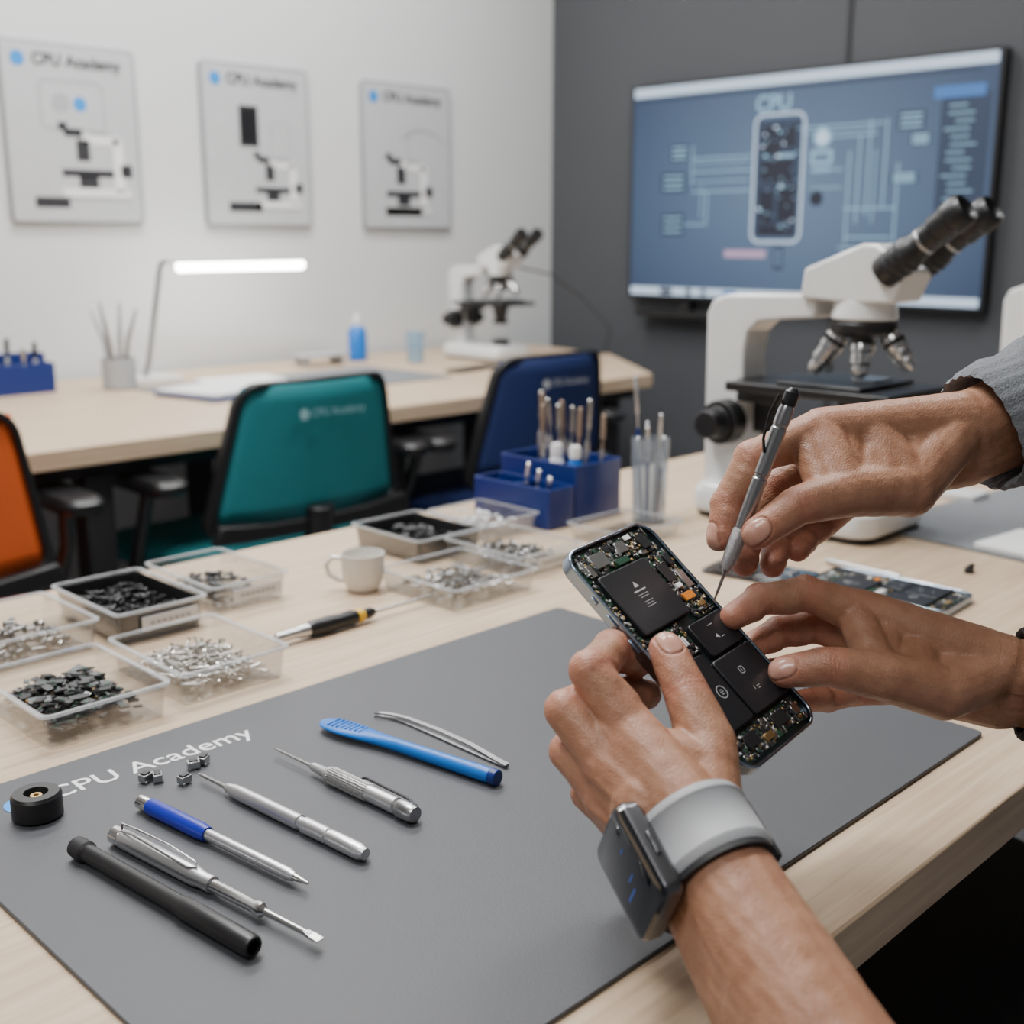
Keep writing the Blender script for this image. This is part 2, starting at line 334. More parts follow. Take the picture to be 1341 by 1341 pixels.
e=thing('round_knob','small black ribbed round knob with brass centre on mat','knob',(.273,.697,ZT))
MB().lathe([(.0135,0),(.0155,.0015),(.0155,.0145),(.014,.0165),(.0075,.0165),(.006,.012),(.0035,.012)],seg=40).build('rim',BLK,e)
MB().lathe([(.0036,.011),(.0036,.0145),(.0018,.0145),(.0015,.012)],seg=20).build('brass_insert',GOLD,e)
for i,(x,y,rz) in enumerate([(.345,.693,20),(.351,.688,65),(.362,.672,10),(.378,.688,-20),(.387,.690,35)]):
    b=MB();b.box((0,0,.0035),(.0085,.006,.005));b.box((0,0,.0065),(.006,.0045,.0012),1);b.box((.003,.0033,.001),(.002,.001,.002));b.box((-.003,-.0033,.001),(.002,.001,.002))
    b.build('metal_connector',[SHLD,CHIP],M=T(x,y,ZT)@Matrix.Rotation(rad(rz),4,'Z'),bevel=.0004,label='tiny silver metal connector on the mat',cat='electronic component',group='loose metal connectors on the mat')
e=thing('screwdriver','black and silver screwdriver with yellow band and long shaft','screwdriver',M=T(.576,.863,.7585))
def xl(n,m,pr):return MB().lathe(pr,(0,0,0),(1,0,0),0,28).build(n,m,e,angle=30)
xl('end_cap',SIL,[(.003,-.014),(.0048,-.012),(.0048,.010),(.006,.014),(.0062,.022)])
xl('handle',BLK,[(.0055,.022),(.0078,.026),(.0082,.046),(.0070,.058),(.0076,.072),(.0058,.078)])
xl('collar',YEL,[(.0060,.078),(.0068,.080),(.0068,.084),(.0055,.086)])
xl('ferrule',BLK,[(.0055,.086),(.0055,.094),(.003,.100)])
xl('shaft',STL,[(.0018,.10),(.0016,.168),(.0009,.180)])
e=thing('espresso_cup','small off-white porcelain espresso cup on the bench','cup',(.730,.950,.75))
MB().lathe([(.012,0),(.015,.001),(.0205,.010),(.0225,.022),(.023,.040),(.0218,.040),(.0208,.02),(.0185,.011),(.010,.006)],seg=36).build('bowl',PORC,e)
MB().tube([(-.0145,.0145,.034),(-.022,.022,.035),(-.0275,.0265,.028),(-.0255,.025,.017),(-.0185,.0175,.011),(-.0135,.013,.010)],.0027,0,10).build('handle',PORC,e)
# ------------------------------------------------------------------ trays
def rl(w,d,r,z): return [(x,y,z) for x,y in rrect(w,d,r,4)]
def tray(x0,x1,y0,y1,h=.029,m=None,lab=None,label=False,insert=False):
    m=m or CLEAR;x0-=.004;x1+=.004;y0-=.006;y1+=.003;w=x1-x0;d=y1-y0
    e=thing('parts_tray',lab,'storage tray',((x0+x1)/2,(y0+y1)/2,.75),group='small parts trays on the bench')
    b=MB();b.loft([rl(w-.010,d-.010,.005,0),rl(w-.008,d-.008,.006,.001),rl(w-.003,d-.003,.007,h-.002),rl(w-.005,d-.005,.006,h-.002),rl(w-.0105,d-.0105,.005,.0025)])
    b.build('tray_shell',m,e)
    MB().ring(rrect(w+.003,d+.003,.008,4),rrect(w-.005,d-.005,.006,4),h-.002,h).build('tray_rim',RIM,e)
    if insert:
        b=MB();b.loft([rl(w-.0125,d-.0125,.004,.003),rl(w-.007,d-.007,.005,h-.003),rl(w-.009,d-.009,.005,h-.003),rl(w-.015,d-.015,.004,.006)]);b.build('liner',BLK,e)
    if label:
        MB().box((0.006,-d/2-.0006,h*.55),(w*.62,.0008,h*.42)).build('label_sticker',WHP,e)
        b=MB()
        for i in range(7):b.box((.006-w*.2+i*w*.066,-d/2-.0013,h*.55),(w*.045,.0004,.003))
        b.build('label_print',PRG,e)
    return e
def pile(x0,x1,y0,y1,n,kind,lab,zmax=.02,seed=1):
    rn=random.Random(seed);b=MB();mx=.0125
    for i in range(n):
        x=rn.uniform(x0+mx,x1-mx);y=rn.uniform(y0+mx,y1-mx)
        ex=1-abs((x-(x0+x1)/2)/((x1-x0)/2))**3;ey=1-abs((y-(y0+y1)/2)/((y1-y0)/2))**3
        z=.7550+rn.random()*zmax*ex*ey
        a=rn.uniform(0,2*math.pi);t=rn.uniform(-.2,.2)*(1 if z>.757 else .3);d=Vector((math.cos(a)*math.cos(t),math.sin(a)*math.cos(t),math.sin(t)));p=Vector((x,y,z+.001))
        if kind in('screws','bscrews','bolts'):
            L=rn.uniform(.011,.015) if kind=='screws' else rn.uniform(.009,.013) if kind=='bscrews' else rn.uniform(.008,.012);r=.00085 if kind=='screws' else (.0014 if kind=='bscrews' else .0017)
            b.cyl(p-d*L/2,p+d*L/2,r,r*.75,0,8);b.cyl(p+d*L/2,p+d*(L/2+.0011),r*1.9,r*1.6,0,8)
            if kind=='bolts' and rn.random()<.5: b.cyl(p-d*L*.1,p-d*L*.35,r*1.9,None,0,6)
        else:
            big=rn.random()<(.3 if kind=='chips' else .2)
            s=(rn.uniform(.003,.009)*(1.8 if big else 1),rn.uniform(.003,.007)*(1.4 if big else 1),rn.uniform(.0008,.0022))
            R=Matrix.Translation(p+(Vector((0,0,.003)) if big else Vector((0,0,0))))@Euler((rn.uniform(-.2,.2),rn.uniform(-.2,.2),a)).to_matrix().to_4x4()
            q=rn.random();mi=0 if (q<.74 or (big and kind=='chips')) else (1 if q<.86 else (2 if q<.97 else 3))
            b.box((0,0,0),s,mi,R)
            if rn.random()<.5: b.box((s[0]*.2,0,s[2]*.6),(s[0]*.3,s[1]*.5,.0006),0 if mi else 2 if kind=='chips' else 0,R)
            if rn.random()<.3:
                for q2 in range(5): b.box((-s[0]*.4+s[0]*.2*q2,s[1]*.5,0),(s[0]*.08,.001,.0005),1,R)
    mm={'screws':[SCW],'bscrews':[BLK],'bolts':[DST],'chips':[CHIP,DST,GRN,GOLD],'mixed':[DST,STL,PRG,CHIP],'dark':[CHIP,BLK,BLK,DST],'white':[WHP,PRW,WHP,SHLD]}[kind]
    nm={'screws':'screw_pile','bscrews':'screw_pile','bolts':'bolt_pile'}.get(kind,'component_pile')
    return b.build(nm,mm,label=lab,cat='small parts',kind='stuff',smooth=kind in('screws','bscrews','bolts'))
TR=[((.322,.414,.792,.910),dict(lab='clear plastic tray holding chips and circuit parts'),('chips',330,'heap of black chips and circuit board parts',.016)),
((.434,.526,.797,.912),dict(lab='clear plastic tray full of silver screws'),('screws',330,'heap of short silver screws',.013)),
((.345,.447,.975,1.085),dict(lab='clear plastic tray with shiny nuts and bolts'),('bolts',70,'loose shiny nuts and bolts',.009)),
((.466,.550,.966,1.092),dict(lab='clear labelled tray with black liner and black screws',label=True,insert=True,h=.031),('bscrews',260,'heap of black screws',.024)),
((.574,.655,.985,1.110),dict(lab='clear labelled tray with few dark parts',label=True),('dark',90,'loose dark components',.011)),
((.835,.930,.985,1.10),dict(lab='clear tray with black liner and dark parts',insert=True,h=.028),('dark',110,'small dark connectors',.018)),
((.745,.856,.826,.937),dict(lab='clear plastic tray with metal shields and connectors',h=.024),('mixed',150,'assorted metal shields and white connectors',.009)),
((.870,.962,.858,.975),dict(lab='clear labelled tray with silver fasteners',label=True,h=.027),('bolts',110,'assorted silver fasteners',.012)),
((.955,1.04,1.0,1.10),dict(lab='clear tray with white plastic parts',h=.025),('white',50,'white plastic parts',.016)),
((1.045,1.15,.86,.945),dict(lab='empty shallow clear plastic tray',h=.020),None)]
for i,(q,kw,pl) in enumerate(TR):
    tray(*q,**kw)
    if pl: pile(*q,pl[1],pl[0],pl[2],pl[3],i+3)
# ------------------------------------------------------------------ blue organiser
def organiser(loc,lab,steps):
    e=thing('tool_organiser',lab,'desk organiser',loc)
    for (x0,x1,y0,y1,hh) in steps:
        b=MB();cx,cy=(x0+x1)/2,(y0+y1)/2;ww,dd=x1-x0,y1-y0
        f=lambda a,c,z:[(cx+x,cy+y,z) for x,y in rrect(a,c,.003,2)]
        b.loft([f(ww,dd,0),f(ww,dd,hh),f(ww-.005,dd-.005,hh),f(ww-.005,dd-.005,.006)]);
        b.box((cx,cy,hh*.5),(ww-.004,.003,hh*.95));b.build('compartment',BLU,e,bevel=.0006)
    return e
organiser((0,0,.75),'royal blue plastic tool organiser holding brushes and markers',[(1.05,1.098,.985,1.122,.052),(1.10,1.19,.985,1.122,.076)])
rn=random.Random(5)
def stick(x,y,z,h,r,m1,m2,lab,cat,name,tilt=(0,0)):
    e=thing(name,lab,cat,(x,y,z));e.rotation_euler=(tilt[0],tilt[1],0)
    MB().lathe([(r*.6,0),(r,.004),(r,h*.6),(r*.7,h*.63)],seg=14).build('handle',m1,e)
    MB().lathe([(r*.45,h*.6),(r*.45,h*.72),(r*1.0,h*.74),(r*.9,h*.985),(r*.3,h)],seg=14).build('tip',m2,e);return e
BRN=mat('bristle_tan',(.30,.22,.16),.7,bump=.6,bscale=800)
for i in range(6):
    stick(1.120+.025*(i%3),1.005+.05*(i//3)+.008*(i%2),.757,.138+rn.uniform(-.012,.012),.0034,STL,[BRN,DST,BRN][i%3],'metal handled brush standing in organiser','brush','brush',(rn.uniform(-.06,.06),rn.uniform(-.06,.06)))
for i in range(5):
    stick(1.168,1.062+.013*i,.757,.138+rn.uniform(-.012,.012),.0034,SIL,[DST,BRN][i%2],'metal handled brush standing in organiser','brush','brush',(rn.uniform(-.05,.05),rn.uniform(-.05,.05)))
for i,(x,y,m1,m2,lab) in enumerate([(1.112,1.03,PRW,WHP,'white glue bottle with white cap'),(1.115,1.000,BLU2,WHP,'blue marker with white cap')]):
    e=thing('marker_bottle',lab,'bottle',(x,y,.757))
    MB().lathe([(.008,0),(.009,.003),(.009,.070),(.006,.076)],seg=20).build('body',m1,e)
    MB().lathe([(.0075,.076),(.0075,.088),(.006,.092)],seg=20).build('cap',m2,e)
for i in range(3):
    stick(1.073,1.015+.02*i,.757,.065+.008*i,.003,STL,SIL,'short steel tool lying in organiser','tool','needle_file',(.35,-.2))
e=thing('clear_tumbler','clear plastic tumbler holding slim tools','cup',(1.180,.930,.75))
MB().lathe([(.021,0),(.0215,.002),(.0245,.110),(.0235,.110),(.0202,.004)],seg=32).build('tumbler_wall',clear_mat('frosted_plastic',(.82,.88,.94),.12,.6),e)
for i in range(7):
    a=i*.9;stick(1.180+.010*math.cos(a),.930+.010*math.sin(a),.7545,.108+.016*(i%3)+(.045 if i==2 else 0),.0028,PRG if i%2 else BLU,SIL,'slim tool standing in the clear tumbler','tool','probe_tool',(-.07*math.sin(a),.07*math.cos(a)))
# ------------------------------------------------------------------ opened phones
def phone(M,lab,seed,w=.083,h=.153):
    e=thing('opened_smartphone',lab,'smartphone',M=M);rn=random.Random(seed)
    O=rrect(w,h,.0125,8);I=rrect(w-.0040,h-.0040,.0106,8)
    MB().ring(O,I,-.0085,0).build('frame',PHF,e,bevel=.0010,bseg=3)
    MB().prism(I,-.0083,-.0058).build('back_panel',CHIP,e)
    MB().prism(rrect(w-.0045,h-.0045,.010,6),-.0058,-.0040).build('circuit_board',PCB,e)
    for y in(.03,.012,.045): MB().box((-w/2-.0004,y,-.004),(.0012,.009 if y!=.045 else .005,.0026)).build('side_button',PHF,e,bevel=.0004)
    MB().box((w/2+.0004,.028,-.004),(.0012,.015,.0026)).build('side_button',PHF,e,bevel=.0004)
    mats=[CHIP,SHLD,GOLD,GRN,STL,ORC,PRW]
    def comp(x0,x1,y0,y1,n,smin=.0007,smax=.0046,extra=()):
        b=MB()
        b.box(((x0+x1)/2,(y0+y1)/2,-.0038),(x1-x0,y1-y0,.0006),3)
        for i in range(n):
            k=rn.random()**2;sx=smin+(smax-smin)*k;sy=smin+(smax-smin)*rn.random()**1.5;x=rn.uniform(x0+sx/2,x1-sx/2);y=rn.uniform(y0+sy/2,y1-sy/2)
            q=rn.random();mi=0 if q<.40 else 1 if q<.60 else 2 if q<.76 else 3 if q<.87 else 4
            if mi in(2,4) or q>.97: sx=min(sx,.0016);sy=min(sy,.0016)
            if q>.97: mi=6
            b.box((x,y,-.0035+rn.uniform(0,.0012)),(sx,sy,.0022),mi)
            if mi==0 and sx>.003: b.box((x,y,-.0020+.0002),(sx*.5,.0003,.0006),1)
        for (c,d,mi) in extra: b.box(c,d,mi)
        o=b.build('circuit_components',mats,e,bevel=.00012,bseg=1);o['kind']='stuff'
    comp(-.036,.036,.0555,.073,460,extra=[((-.018,.064,-.0014),(.014,.009,.0016),1),((.006,.066,-.0014),(.009,.007,.0016),1),((-.002,.058,-.0012),(.012,.004,.0016),3),((.026,.064,-.0012),(.008,.010,.0018),0),((-.030,.060,-.0014),(.004,.008,.001),4),((.016,.070,-.0012),(.006,.003,.0012),6)])
    comp(.017,.0385,.008,.055,380,extra=[((.025,.022,-.0012),(.010,.005,.0012),5),((.030,.0145,-.0012),(.006,.003,.0012),2),((.023,.040,-.0012),(.009,.012,.0018),0),((.033,.032,-.0012),(.006,.012,.0016),1),((.033,.047,-.0010),(.005,.008,.0016),0),((.024,.030,-.001),(.005,.003,.0014),6)])
    comp(-.0385,-.0325,.0,.055,90,.0006,.003)
    comp(-.034,.036,-.072,-.0565,420,extra=[((-.020,-.063,-.0012),(.012,.008,.0016),0),((.012,-.063,-.0012),(.014,.008,.0016),0),((.029,-.064,-.0012),(.006,.006,.0016),1),((-.006,-.067,-.001),(.009,.004,.0016),2)])
    comp(-.036,.001,-.009,.012,240,extra=[((-.024+i*.0022,.000,-.0012),(.0011,.006,.0006),6) for i in range(9)]+[((-.018,.008,-.0012),(.014,.005,.001),3)])
    z0,z1=.00005,.00012
    pr=[]
    b=MB();b.prism([(-.0112,.0400),(-.0068,.0400),(-.009,.0438)],z0,z1);b.box((-.009,.0375,.0001),(.0110,.0009,.00008))
    for i,ww in enumerate((.0095,.0075,0,.0085,.0065,.0085)):
        if ww: b.box((-.009,.0348-i*.0016,.0001),(ww,.00034,.00008))
    pr.append(b);b=MB()
    b.box((.020,.001,-.0002),(.005,.0004,.00008)).prism([(.017,-.007),(.020,-.0085),(.0192,-.0055)],-.0003,-.00018).box((.023,-.0085,-.0002),(.003,.0004,.00008));pr.append(b);b=MB()
    b.ring(rrect(.0045,.0045,.0015,3,.014,-.030),rrect(.0037,.0037,.001,3,.014,-.030),z0,z1).box((.014,-.030,.0001),(.0004,.002,.00008));b.box((.012,-.042,.0001),(.0004,.002,.00008)).box((.016,-.042,.0001),(.003,.0004,.00008)).box((.016,-.0435,.0001),(.002,.0004,.00008));pr.append(b);b=MB()
    b.ring(circ(.0040,24,-.013,-.034),circ(.0035,24,-.013,-.034),-.0003,-.0002).box((-.013,-.034,-.00025),(.003,.0004,.00008)).box((-.013,-.0327,-.00025),(.002,.0004,.00008)).box((-.013,-.0353,-.00025),(.002,.0004,.00008));pr.append(b)
    for (x0,x1,y0,y1,t),pb in zip([(-.0315,.0155,.0130,.0545,0.0),(.003,.0380,-.0160,.0065,-.0003),(-.0025,.0380,-.0545,-.0180,0.0),(-.036,-.0045,-.0545,-.0105,-.0004)],pr):
        bo=MB().prism(rrect(x1-x0,y1-y0,.0022,4,(x0+x1)/2,(y0+y1)/2),-.0042,t).build('battery',BATT,e,bevel=.0007,bseg=2,label='flat black battery cell')
        pb.build('battery_print',PRT,bo)
    return e
W=Vector((.993,.106,.054)).normalized();Ld=Vector((.116,-.758,-.641));Yp=-(Ld-W*Ld.dot(W)).normalized();N=W.cross(Yp)
PC=Vector((.510,.370,.894))+W*.0020
PM=Matrix(((W.x,Yp.x,N.x,PC.x),(W.y,Yp.y,N.y,PC.y),(W.z,Yp.z,N.z,PC.z),(0,0,0,1)))
phone(PM,'opened smartphone with exposed batteries and circuitry held in hands',11)
phone(T(1.098,.553,.7590)@Matrix.Rotation(rad(3),4,'Z'),'opened smartphone with exposed circuitry lying flat on bench',12)
e=thing('phone_screen_assembly','detached phone screen with cables lying on bench','phone part',(1.075,.690,.75),rz=8)
MB().prism(rrect(.072,.115,.010,6),0,.003).build('glass_panel',GLS,e,bevel=.0006)
b=MB();b.box((.01,.02,.004),(.04,.05,.002)).box((-.02,-.02,.004),(.015,.03,.002),1).box((.015,-.03,.0038),(.02,.01,.0016),1);b.build('shield_plate',[CHIP,SHLD,ORC],e,bevel=.0003)
rod_tool('precision_screwdriver','slim silver screwdriver lying beside the flat phone',(1.160,.660),(1.150,.505),
 [('handle',SIL,[(.002,0),(.0034,.02),(.0034,.45),(.0045,.47),(.0045,.6)]),('shaft',STL,[(.0025,.6),(.0025,.8),(.001,1.)])],.004,z=.7545)
MB().prism(rrect(.11,.15,.004,2),0,.006).build('notepad',WHP,M=T(1.385,.49,.753)@Matrix.Rotation(rad(-6),4,'Z'),label='white notepad on the grey mat',cat='paper',bevel=.0008)
MB().prism(rrect(.05,.09,.004,2),0,.012).build('plastic_box',WHT,M=T(1.60,.72,.75),label='small white plastic box beside the microscope',cat='box',bevel=.002)
b=MB();b.cyl((0,0,.0),(0,0,.006),.0055,.005).cyl((0,0,.006),(.008,0,.007),.003,.003);b.build('thumb_screw',BLK,loc=(1.24,.530,.75),label='small black thumb screw on the bench',cat='screw',bevel=.0005)
# ------------------------------------------------------------------ microscope
def microscope(loc,lab,scale=1,rz=0):
    e=thing('microscope',lab,'microscope',loc,rz,scale,group='binocular microscopes')
    b=MB();f=lambda w,d,r,z,cy:[(x,y+cy,z) for x,y in rrect(w,d,r,5)]
    b.loft([f(.158,.262,.03,.008,.012),f(.160,.265,.03,.014,.012),f(.160,.265,.03,.034,.012),f(.15,.25,.028,.044,.012),f(.12,.20,.02,.048,.02)]);b.build('base',WHT,e,bevel=.003)
    MB().loft([f(.150,.254,.028,0,.012),f(.156,.26,.03,.009,.012)]).build('base_foot',BLK,e)
    MB().cyl((0,-.055,.046),(0,-.055,.062),.030,.026,seg=32).cyl((0,-.055,.062),(0,-.055,.066),.022,.022,seg=32).build('illuminator',BLK,e,bevel=.001)
    P=[(.155,.03),(.158,.262),(.150,.279),(.128,.287),(.004,.291),(-.002,.285),(-.002,.262),(.035,.259),(.078,.254),(.094,.240),(.098,.215),(.098,.10),(.085,.045),(.085,.03)]
    MB().prism(P[::-1],-.027,.027,0,PERM).build('arm',WHT,e,bevel=.004,bseg=3,angle=20)
    P=[(.014,.286),(.010,.322),(-.066,.352),(-.082,.352),(-.124,.322),(-.108,.284),(-.060,.282)]
    b=MB();b.prism(P,-.036,.036,0,PERM);b.build('head',WHT,e,bevel=.004,bseg=3)
    MB().cyl((0,-.055,.262),(0,-.055,.288),.040,.036,0,36).build('head_collar',WHT,e,bevel=.003)
    ax=Vector((0,-.78,.62)).normalized()
    for sx in(-.034,.034):
        bp=Vector((sx,-.092,.316))
        ep=MB().lathe([(.017,0),(.0195,.004),(.0195,.046),(.0160,.051),(.0160,.078),(.0180,.080),(.0180,.098),(.0195,.100),(.0195,.116),(.0165,.122),(.0145,.119),(.0135,.112)],bp,ax,0,30).build('eyepiece',BLK,e)
        for q in(.014,.024,.034): MB().lathe([(.0196,q),(.0205,q+.001),(.0205,q+.004),(.0196,q+.005)],bp,ax,0,30).build('focus_ring',BLKM,ep)
        MB().lathe([(.0161,.060),(.0165,.061),(.0165,.063),(.0161,.064)],bp,ax,0,30).build('trim_ring',DSI,ep)
    n=MB().lathe([(.030,0),(.040,.006),(.040,.016),(.034,.022)],(0,-.055,.242),(0,0,1),0,36).build('nosepiece',BLK,e)
    for (dx,dy,L) in((-.014,.034,.058),(-.012,-.006,.054),(.010,-.040,.050),(.026,.012,.036)):
        d=Vector((dx*.9,dy*.75,-.045)).normalized();p=Vector((dx*.75,-.055+dy*.75,.245))
        ob=MB().lathe([(.0125,0),(.0140,.003),(.0140,.022),(.0122,.024),(.0122,L*.68),(.0095,L*.74),(.0095,L*.88),(.0055,L)],p,d,0,24).build('objective',CHR,n)
        MB().lathe([(.0142,.008),(.0142,.014)],p,d,0,24).build('objective_band',BLK,ob)
    st=MB();st.box((0,-.02,.175),(.150,.225,.012));st.box((0,-.035,.184),(.135,.115,.005));st.box((0,.075,.165),(.06,.06,.03));st.build('stage',BLK,e,bevel=.002)
    b=MB();b.box((.02,-.06,.1875),(.05,.03,.003));b.build('slide_holder',STL,e,bevel=.0005)
    MB().cyl((0,-.055,.125),(0,-.055,.172),.018,.028,0,28).cyl((0,-.055,.112),(0,-.055,.125),.024,.024,0,28).build('condenser',BLK,e,bevel=.001)
    MB().box((0,.07,.14),(.03,.035,.06)).build('condenser_bracket',BLK,e,bevel=.002)
    for s in(-1,1):
        MB().cyl((s*.026,.118,.122),(s*.050,.118,.122),.030,.029,0,36).cyl((s*.050,.118,.122),(s*.056,.118,.122),.022,.022,0,30).cyl((s*.056,.118,.122),(s*.078,.118,.122),.020,.018,0,30).build('focus_knob',BLK,e,bevel=.0015)
    return e
microscope((1.33,.78,.75),'large white binocular microscope with black eyepieces on workbench')
microscope((2.50,2.60,.75),'white binocular microscope with cable on the rear bench',.95)
microscope((2.02,.68,.75),'white microscope partly hidden beyond the bench mat',.98)
MB().tube([(2.58,2.55,1.02),(2.66,2.50,1.00),(2.72,2.42,.93),(2.76,2.34,.84),(2.76,2.36,.765),(2.70,2.45,.755)],.003,0,8).build('power_cable',BLK,label='thin black cable trailing from rear microscope',cat='cable')
# ------------------------------------------------------------------ chairs
def chair(loc,lab,fab,rz=0,logo=False):
    e=thing('office_chair',lab,'chair',loc,rz,group='mesh office chairs at the rear bench')
    cz=.700;H=.30
    def bend(x,y,z): return (x*(.95+.16*(cz-z)/.15),y-.275+.9*x*x-.16*(z-cz),z)
    O=rrect(.43,H,.045,6);I=rrect(.400,H-.040,.032,6,0,.008)
    b=MB();b.ring(O,I,-.010,.010,0,T(0,0,cz)@XZ);b.build('back_frame',BLK,e,fn=bend,bevel=.004)
    nx=12;V=[];F=[]
    for j in range(9):
        for i in range(nx+1): V.append((-.205+.41*i/nx,0,cz+.010-.132+.264*j/8))
    for j in range(8):
        for i in range(nx):
            a=j*(nx+1)+i;F.append((a,a+1,a+nx+2,a+nx+1))
    b=MB();b.add(V,F);o=b.build('back_mesh',fab,e,fn=bend);s=o.modifiers.new('t','SOLIDIFY');s.thickness=.004;s.offset=0
    if logo:
        lm=PRC if fab is not NVY else PRG
        text('back_lettering','CPU Academy',.125,T(-.035,-.2975,.779)@XZ,lm,e,'pale printed lettering')
        MB().prism(circ(.011,18),0,.0005,0,T(-.053,-.2985,.785)@XZ).build('back_emblem',lm,e)
    b=MB();b.tube([(0,-.262,.60),(0,-.25,.50),(0,-.18,.435),(0,-.08,.425)],[.03,.028,.026,.024],0,12);b.prism([(-.235,.553),(-.17,.548),(0,.545),(.17,.548),(.235,.553),(.22,.590),(.12,.578),(0,.575),(-.12,.578),(-.22,.590)],.238,.262,0,XZ);b.build('back_support',BLK,e,bevel=.005)
    b=MB();f=lambda w,d,z:[(x,y,z) for x,y in rrect(w,d,.07,6)]
    b.loft([f(.42,.42,.445),f(.46,.46,.455),f(.47,.47,.475),f(.45,.45,.495),f(.38,.38,.503)]);b.build('seat',fab,e)
    MB().loft([f(.36,.36,.425),f(.44,.44,.45)]).build('seat_pan',BLK,e)
    for s in(-1,1):
        b=MB();b.tube([(s*.20,-.02,.43),(s*.262,-.03,.44),(s*.292,-.06,.49),(s*.296,-.11,.58),(s*.29,-.13,.655)],[.016,.015,.014,.013,.014],0,10);
        b.loft([[(s*.29+x,y-.12,z) for x,y in rrect(.070*k,.23*k,.030*k,5)] for z,k in((.652,.92),(.660,1),(.672,1),(.680,.9))]);b.build('armrest',BLK,e)
    MB().lathe([(.03,.09),(.03,.25),(.018,.25),(.018,.43)]).build('gas_column',BLK,e)
    for i in range(5):
        a=2*math.pi*i/5+.3;d=Vector((math.cos(a),math.sin(a),0))
        l=MB().tube([d*.02+Vector((0,0,.11)),d*.15+Vector((0,0,.10)),d*.29+Vector((0,0,.075))],[.028,.022,.014],0,10).build('base_leg',BLK,e)
        n=Vector((-d.y,d.x,0));c=d*.28+Vector((0,0,.028));MB().cyl(c-n*.02,c+n*.02,.027,None,0,20).cyl(c,c+Vector((0,0,.045)),.006).build('caster',BLK,e,bevel=.004)
    return e
chair((1.335,2.13,0),'teal mesh office chair with black frame and arms',TEAL,0,True)
chair((1.995,2.13,0),'navy blue mesh office chair with black frame',NVY,0,True)
chair((.585,2.11,0),'orange mesh office chair with black frame',ORG,-2)
e=thing('stool','black padded stool tucked beneath the workbench','stool',(.97,.46,0))
MB().lathe([(.17,.44),(.21,.455),(.215,.48),(.20,.50),(.11,.512)],seg=40).build('seat',BLKM,e)
MB().lathe([(.025,.05),(.025,.44)]).build('column',BLK,e)
MB().lathe([(.22,0),(.22,.015),(.05,.04),(.02,.06)],seg=40).build('base_plate',BLK,e)
# ------------------------------------------------------------------ rear bench items
e=thing('desk_lamp','slim white led bar lamp lit on thin arm','lamp',(1.47,2.79,.75))
MB().prism(rrect(.16,.12,.015,4),0,.014).build('lamp_base',WHT,e,bevel=.002)
MB().tube([(.0,0,.012),(.010,-.006,.05),(.042,-.032,.282),(.047,-.036,.297),(.062,-.038,.299)],.007,0,10).build('lamp_arm',DSI,e)
MB().box((.28,-.04,.299),(.41,.034,.010)).build('lamp_housing',WHT,e,bevel=.003)
MB().tube([(.09,-.04,.286),(.465,-.04,.286)],.0125,0,14).build('led_tube',LED,e)
MB().prism(rrect(.72,.37,.01,3),0,.003).build('desk_mat',MATG2,M=T(1.73,2.49,.75),label='pale grey desk mat on the rear bench',cat='desk mat')
e=thing('notebook','open white notebook with blue cover on rear bench','notebook',M=T(1.50,2.45,.753)@Matrix.Rotation(rad(14),4,'Z'))
MB().prism(rrect(.28,.20,.006,3),0,.006).build('cover',BLU,e,bevel=.001)
MB().prism(rrect(.27,.19,.006,3),.006,.014).build('pages',WHP,e,bevel=.001)
MB().prism(rrect(.20,.14,.004,3),0,.004).build('paper_sheet',WHP,M=T(1.64,2.62,.753)@Matrix.Rotation(rad(-8),4,'Z'),label='loose white paper sheets on the rear bench',cat='paper')
e=thing('spray_bottle','blue plastic bottle with pale cap on rear bench','bottle',(2.18,2.83,.75))
MB().lathe([(.024,0),(.028,.004),(.028,.085),(.020,.098),(.012,.104)],seg=28).build('body',BLU2,e)
MB().lathe([(.012,.104),(.012,.124),(.006,.130),(.004,.140)],seg=20).build('cap',WHT,e)
e=thing('drinking_glass','small bluish glass on the rear bench','glass',(2.26,2.66,.75))
MB().lathe([(.022,0),(.024,.002),(.028,.09),(.0265,.09),(.0225,.005)],seg=28).build('glass_wall',GLASSB,e)
organiser((1.09,2.80,.75),'royal blue plastic rack holding small tools on rear bench',[(-.16,.13,-.05,.0,.07),(-.16,.13,.0,.05,.09)])
for i in range(8):
    stick(.95+.034*i,2.765+.02*(i%2),.757,.10+.012*(i%3),.006,SIL,BLK if i%2 else STL,'small tool standing in the blue rack','tool','bit_driver',(.04,.03*(i%3-1)))
e=thing('tool_holder','grey round holder of pliers and tweezers','tool holder',(1.355,2.70,.75))
MB().lathe([(.036,0),(.04,.004),(.04,.075),(.037,.075),(.035,.01)],seg=28).build('holder_cup',PRG,e)
for i in range(7):
    a=i*.9;MB().tube([(.012*math.cos(a),.012*math.sin(a),.012),(.03*math.cos(a),.03*math.sin(a),.12),(.055*math.cos(a),.055*math.sin(a),.19+.01*(i%3))],[.006,.006,.002],0,8).build('held_tool',[DSI,PRG][i%2],e)
e=thing('solder_stand','low white stand with flat top on rear bench','stand',(2.02,2.80,.75))
MB().box((0,0,.03),(.16,.08,.008)).box((-.06,0,.014),(.01,.06,.026)).box((.06,0,.014),(.01,.06,.026)).build('stand_top',PRG,e,bevel=.002)
MB().prism(rrect(.20,.05,.005,3),0,.008).build('pen_case',BLKM,M=T(2.25,2.40,.75)@Matrix.Rotation(rad(10),4,'Z'),label='flat black tool case on the rear bench',cat='case',bevel=.001)
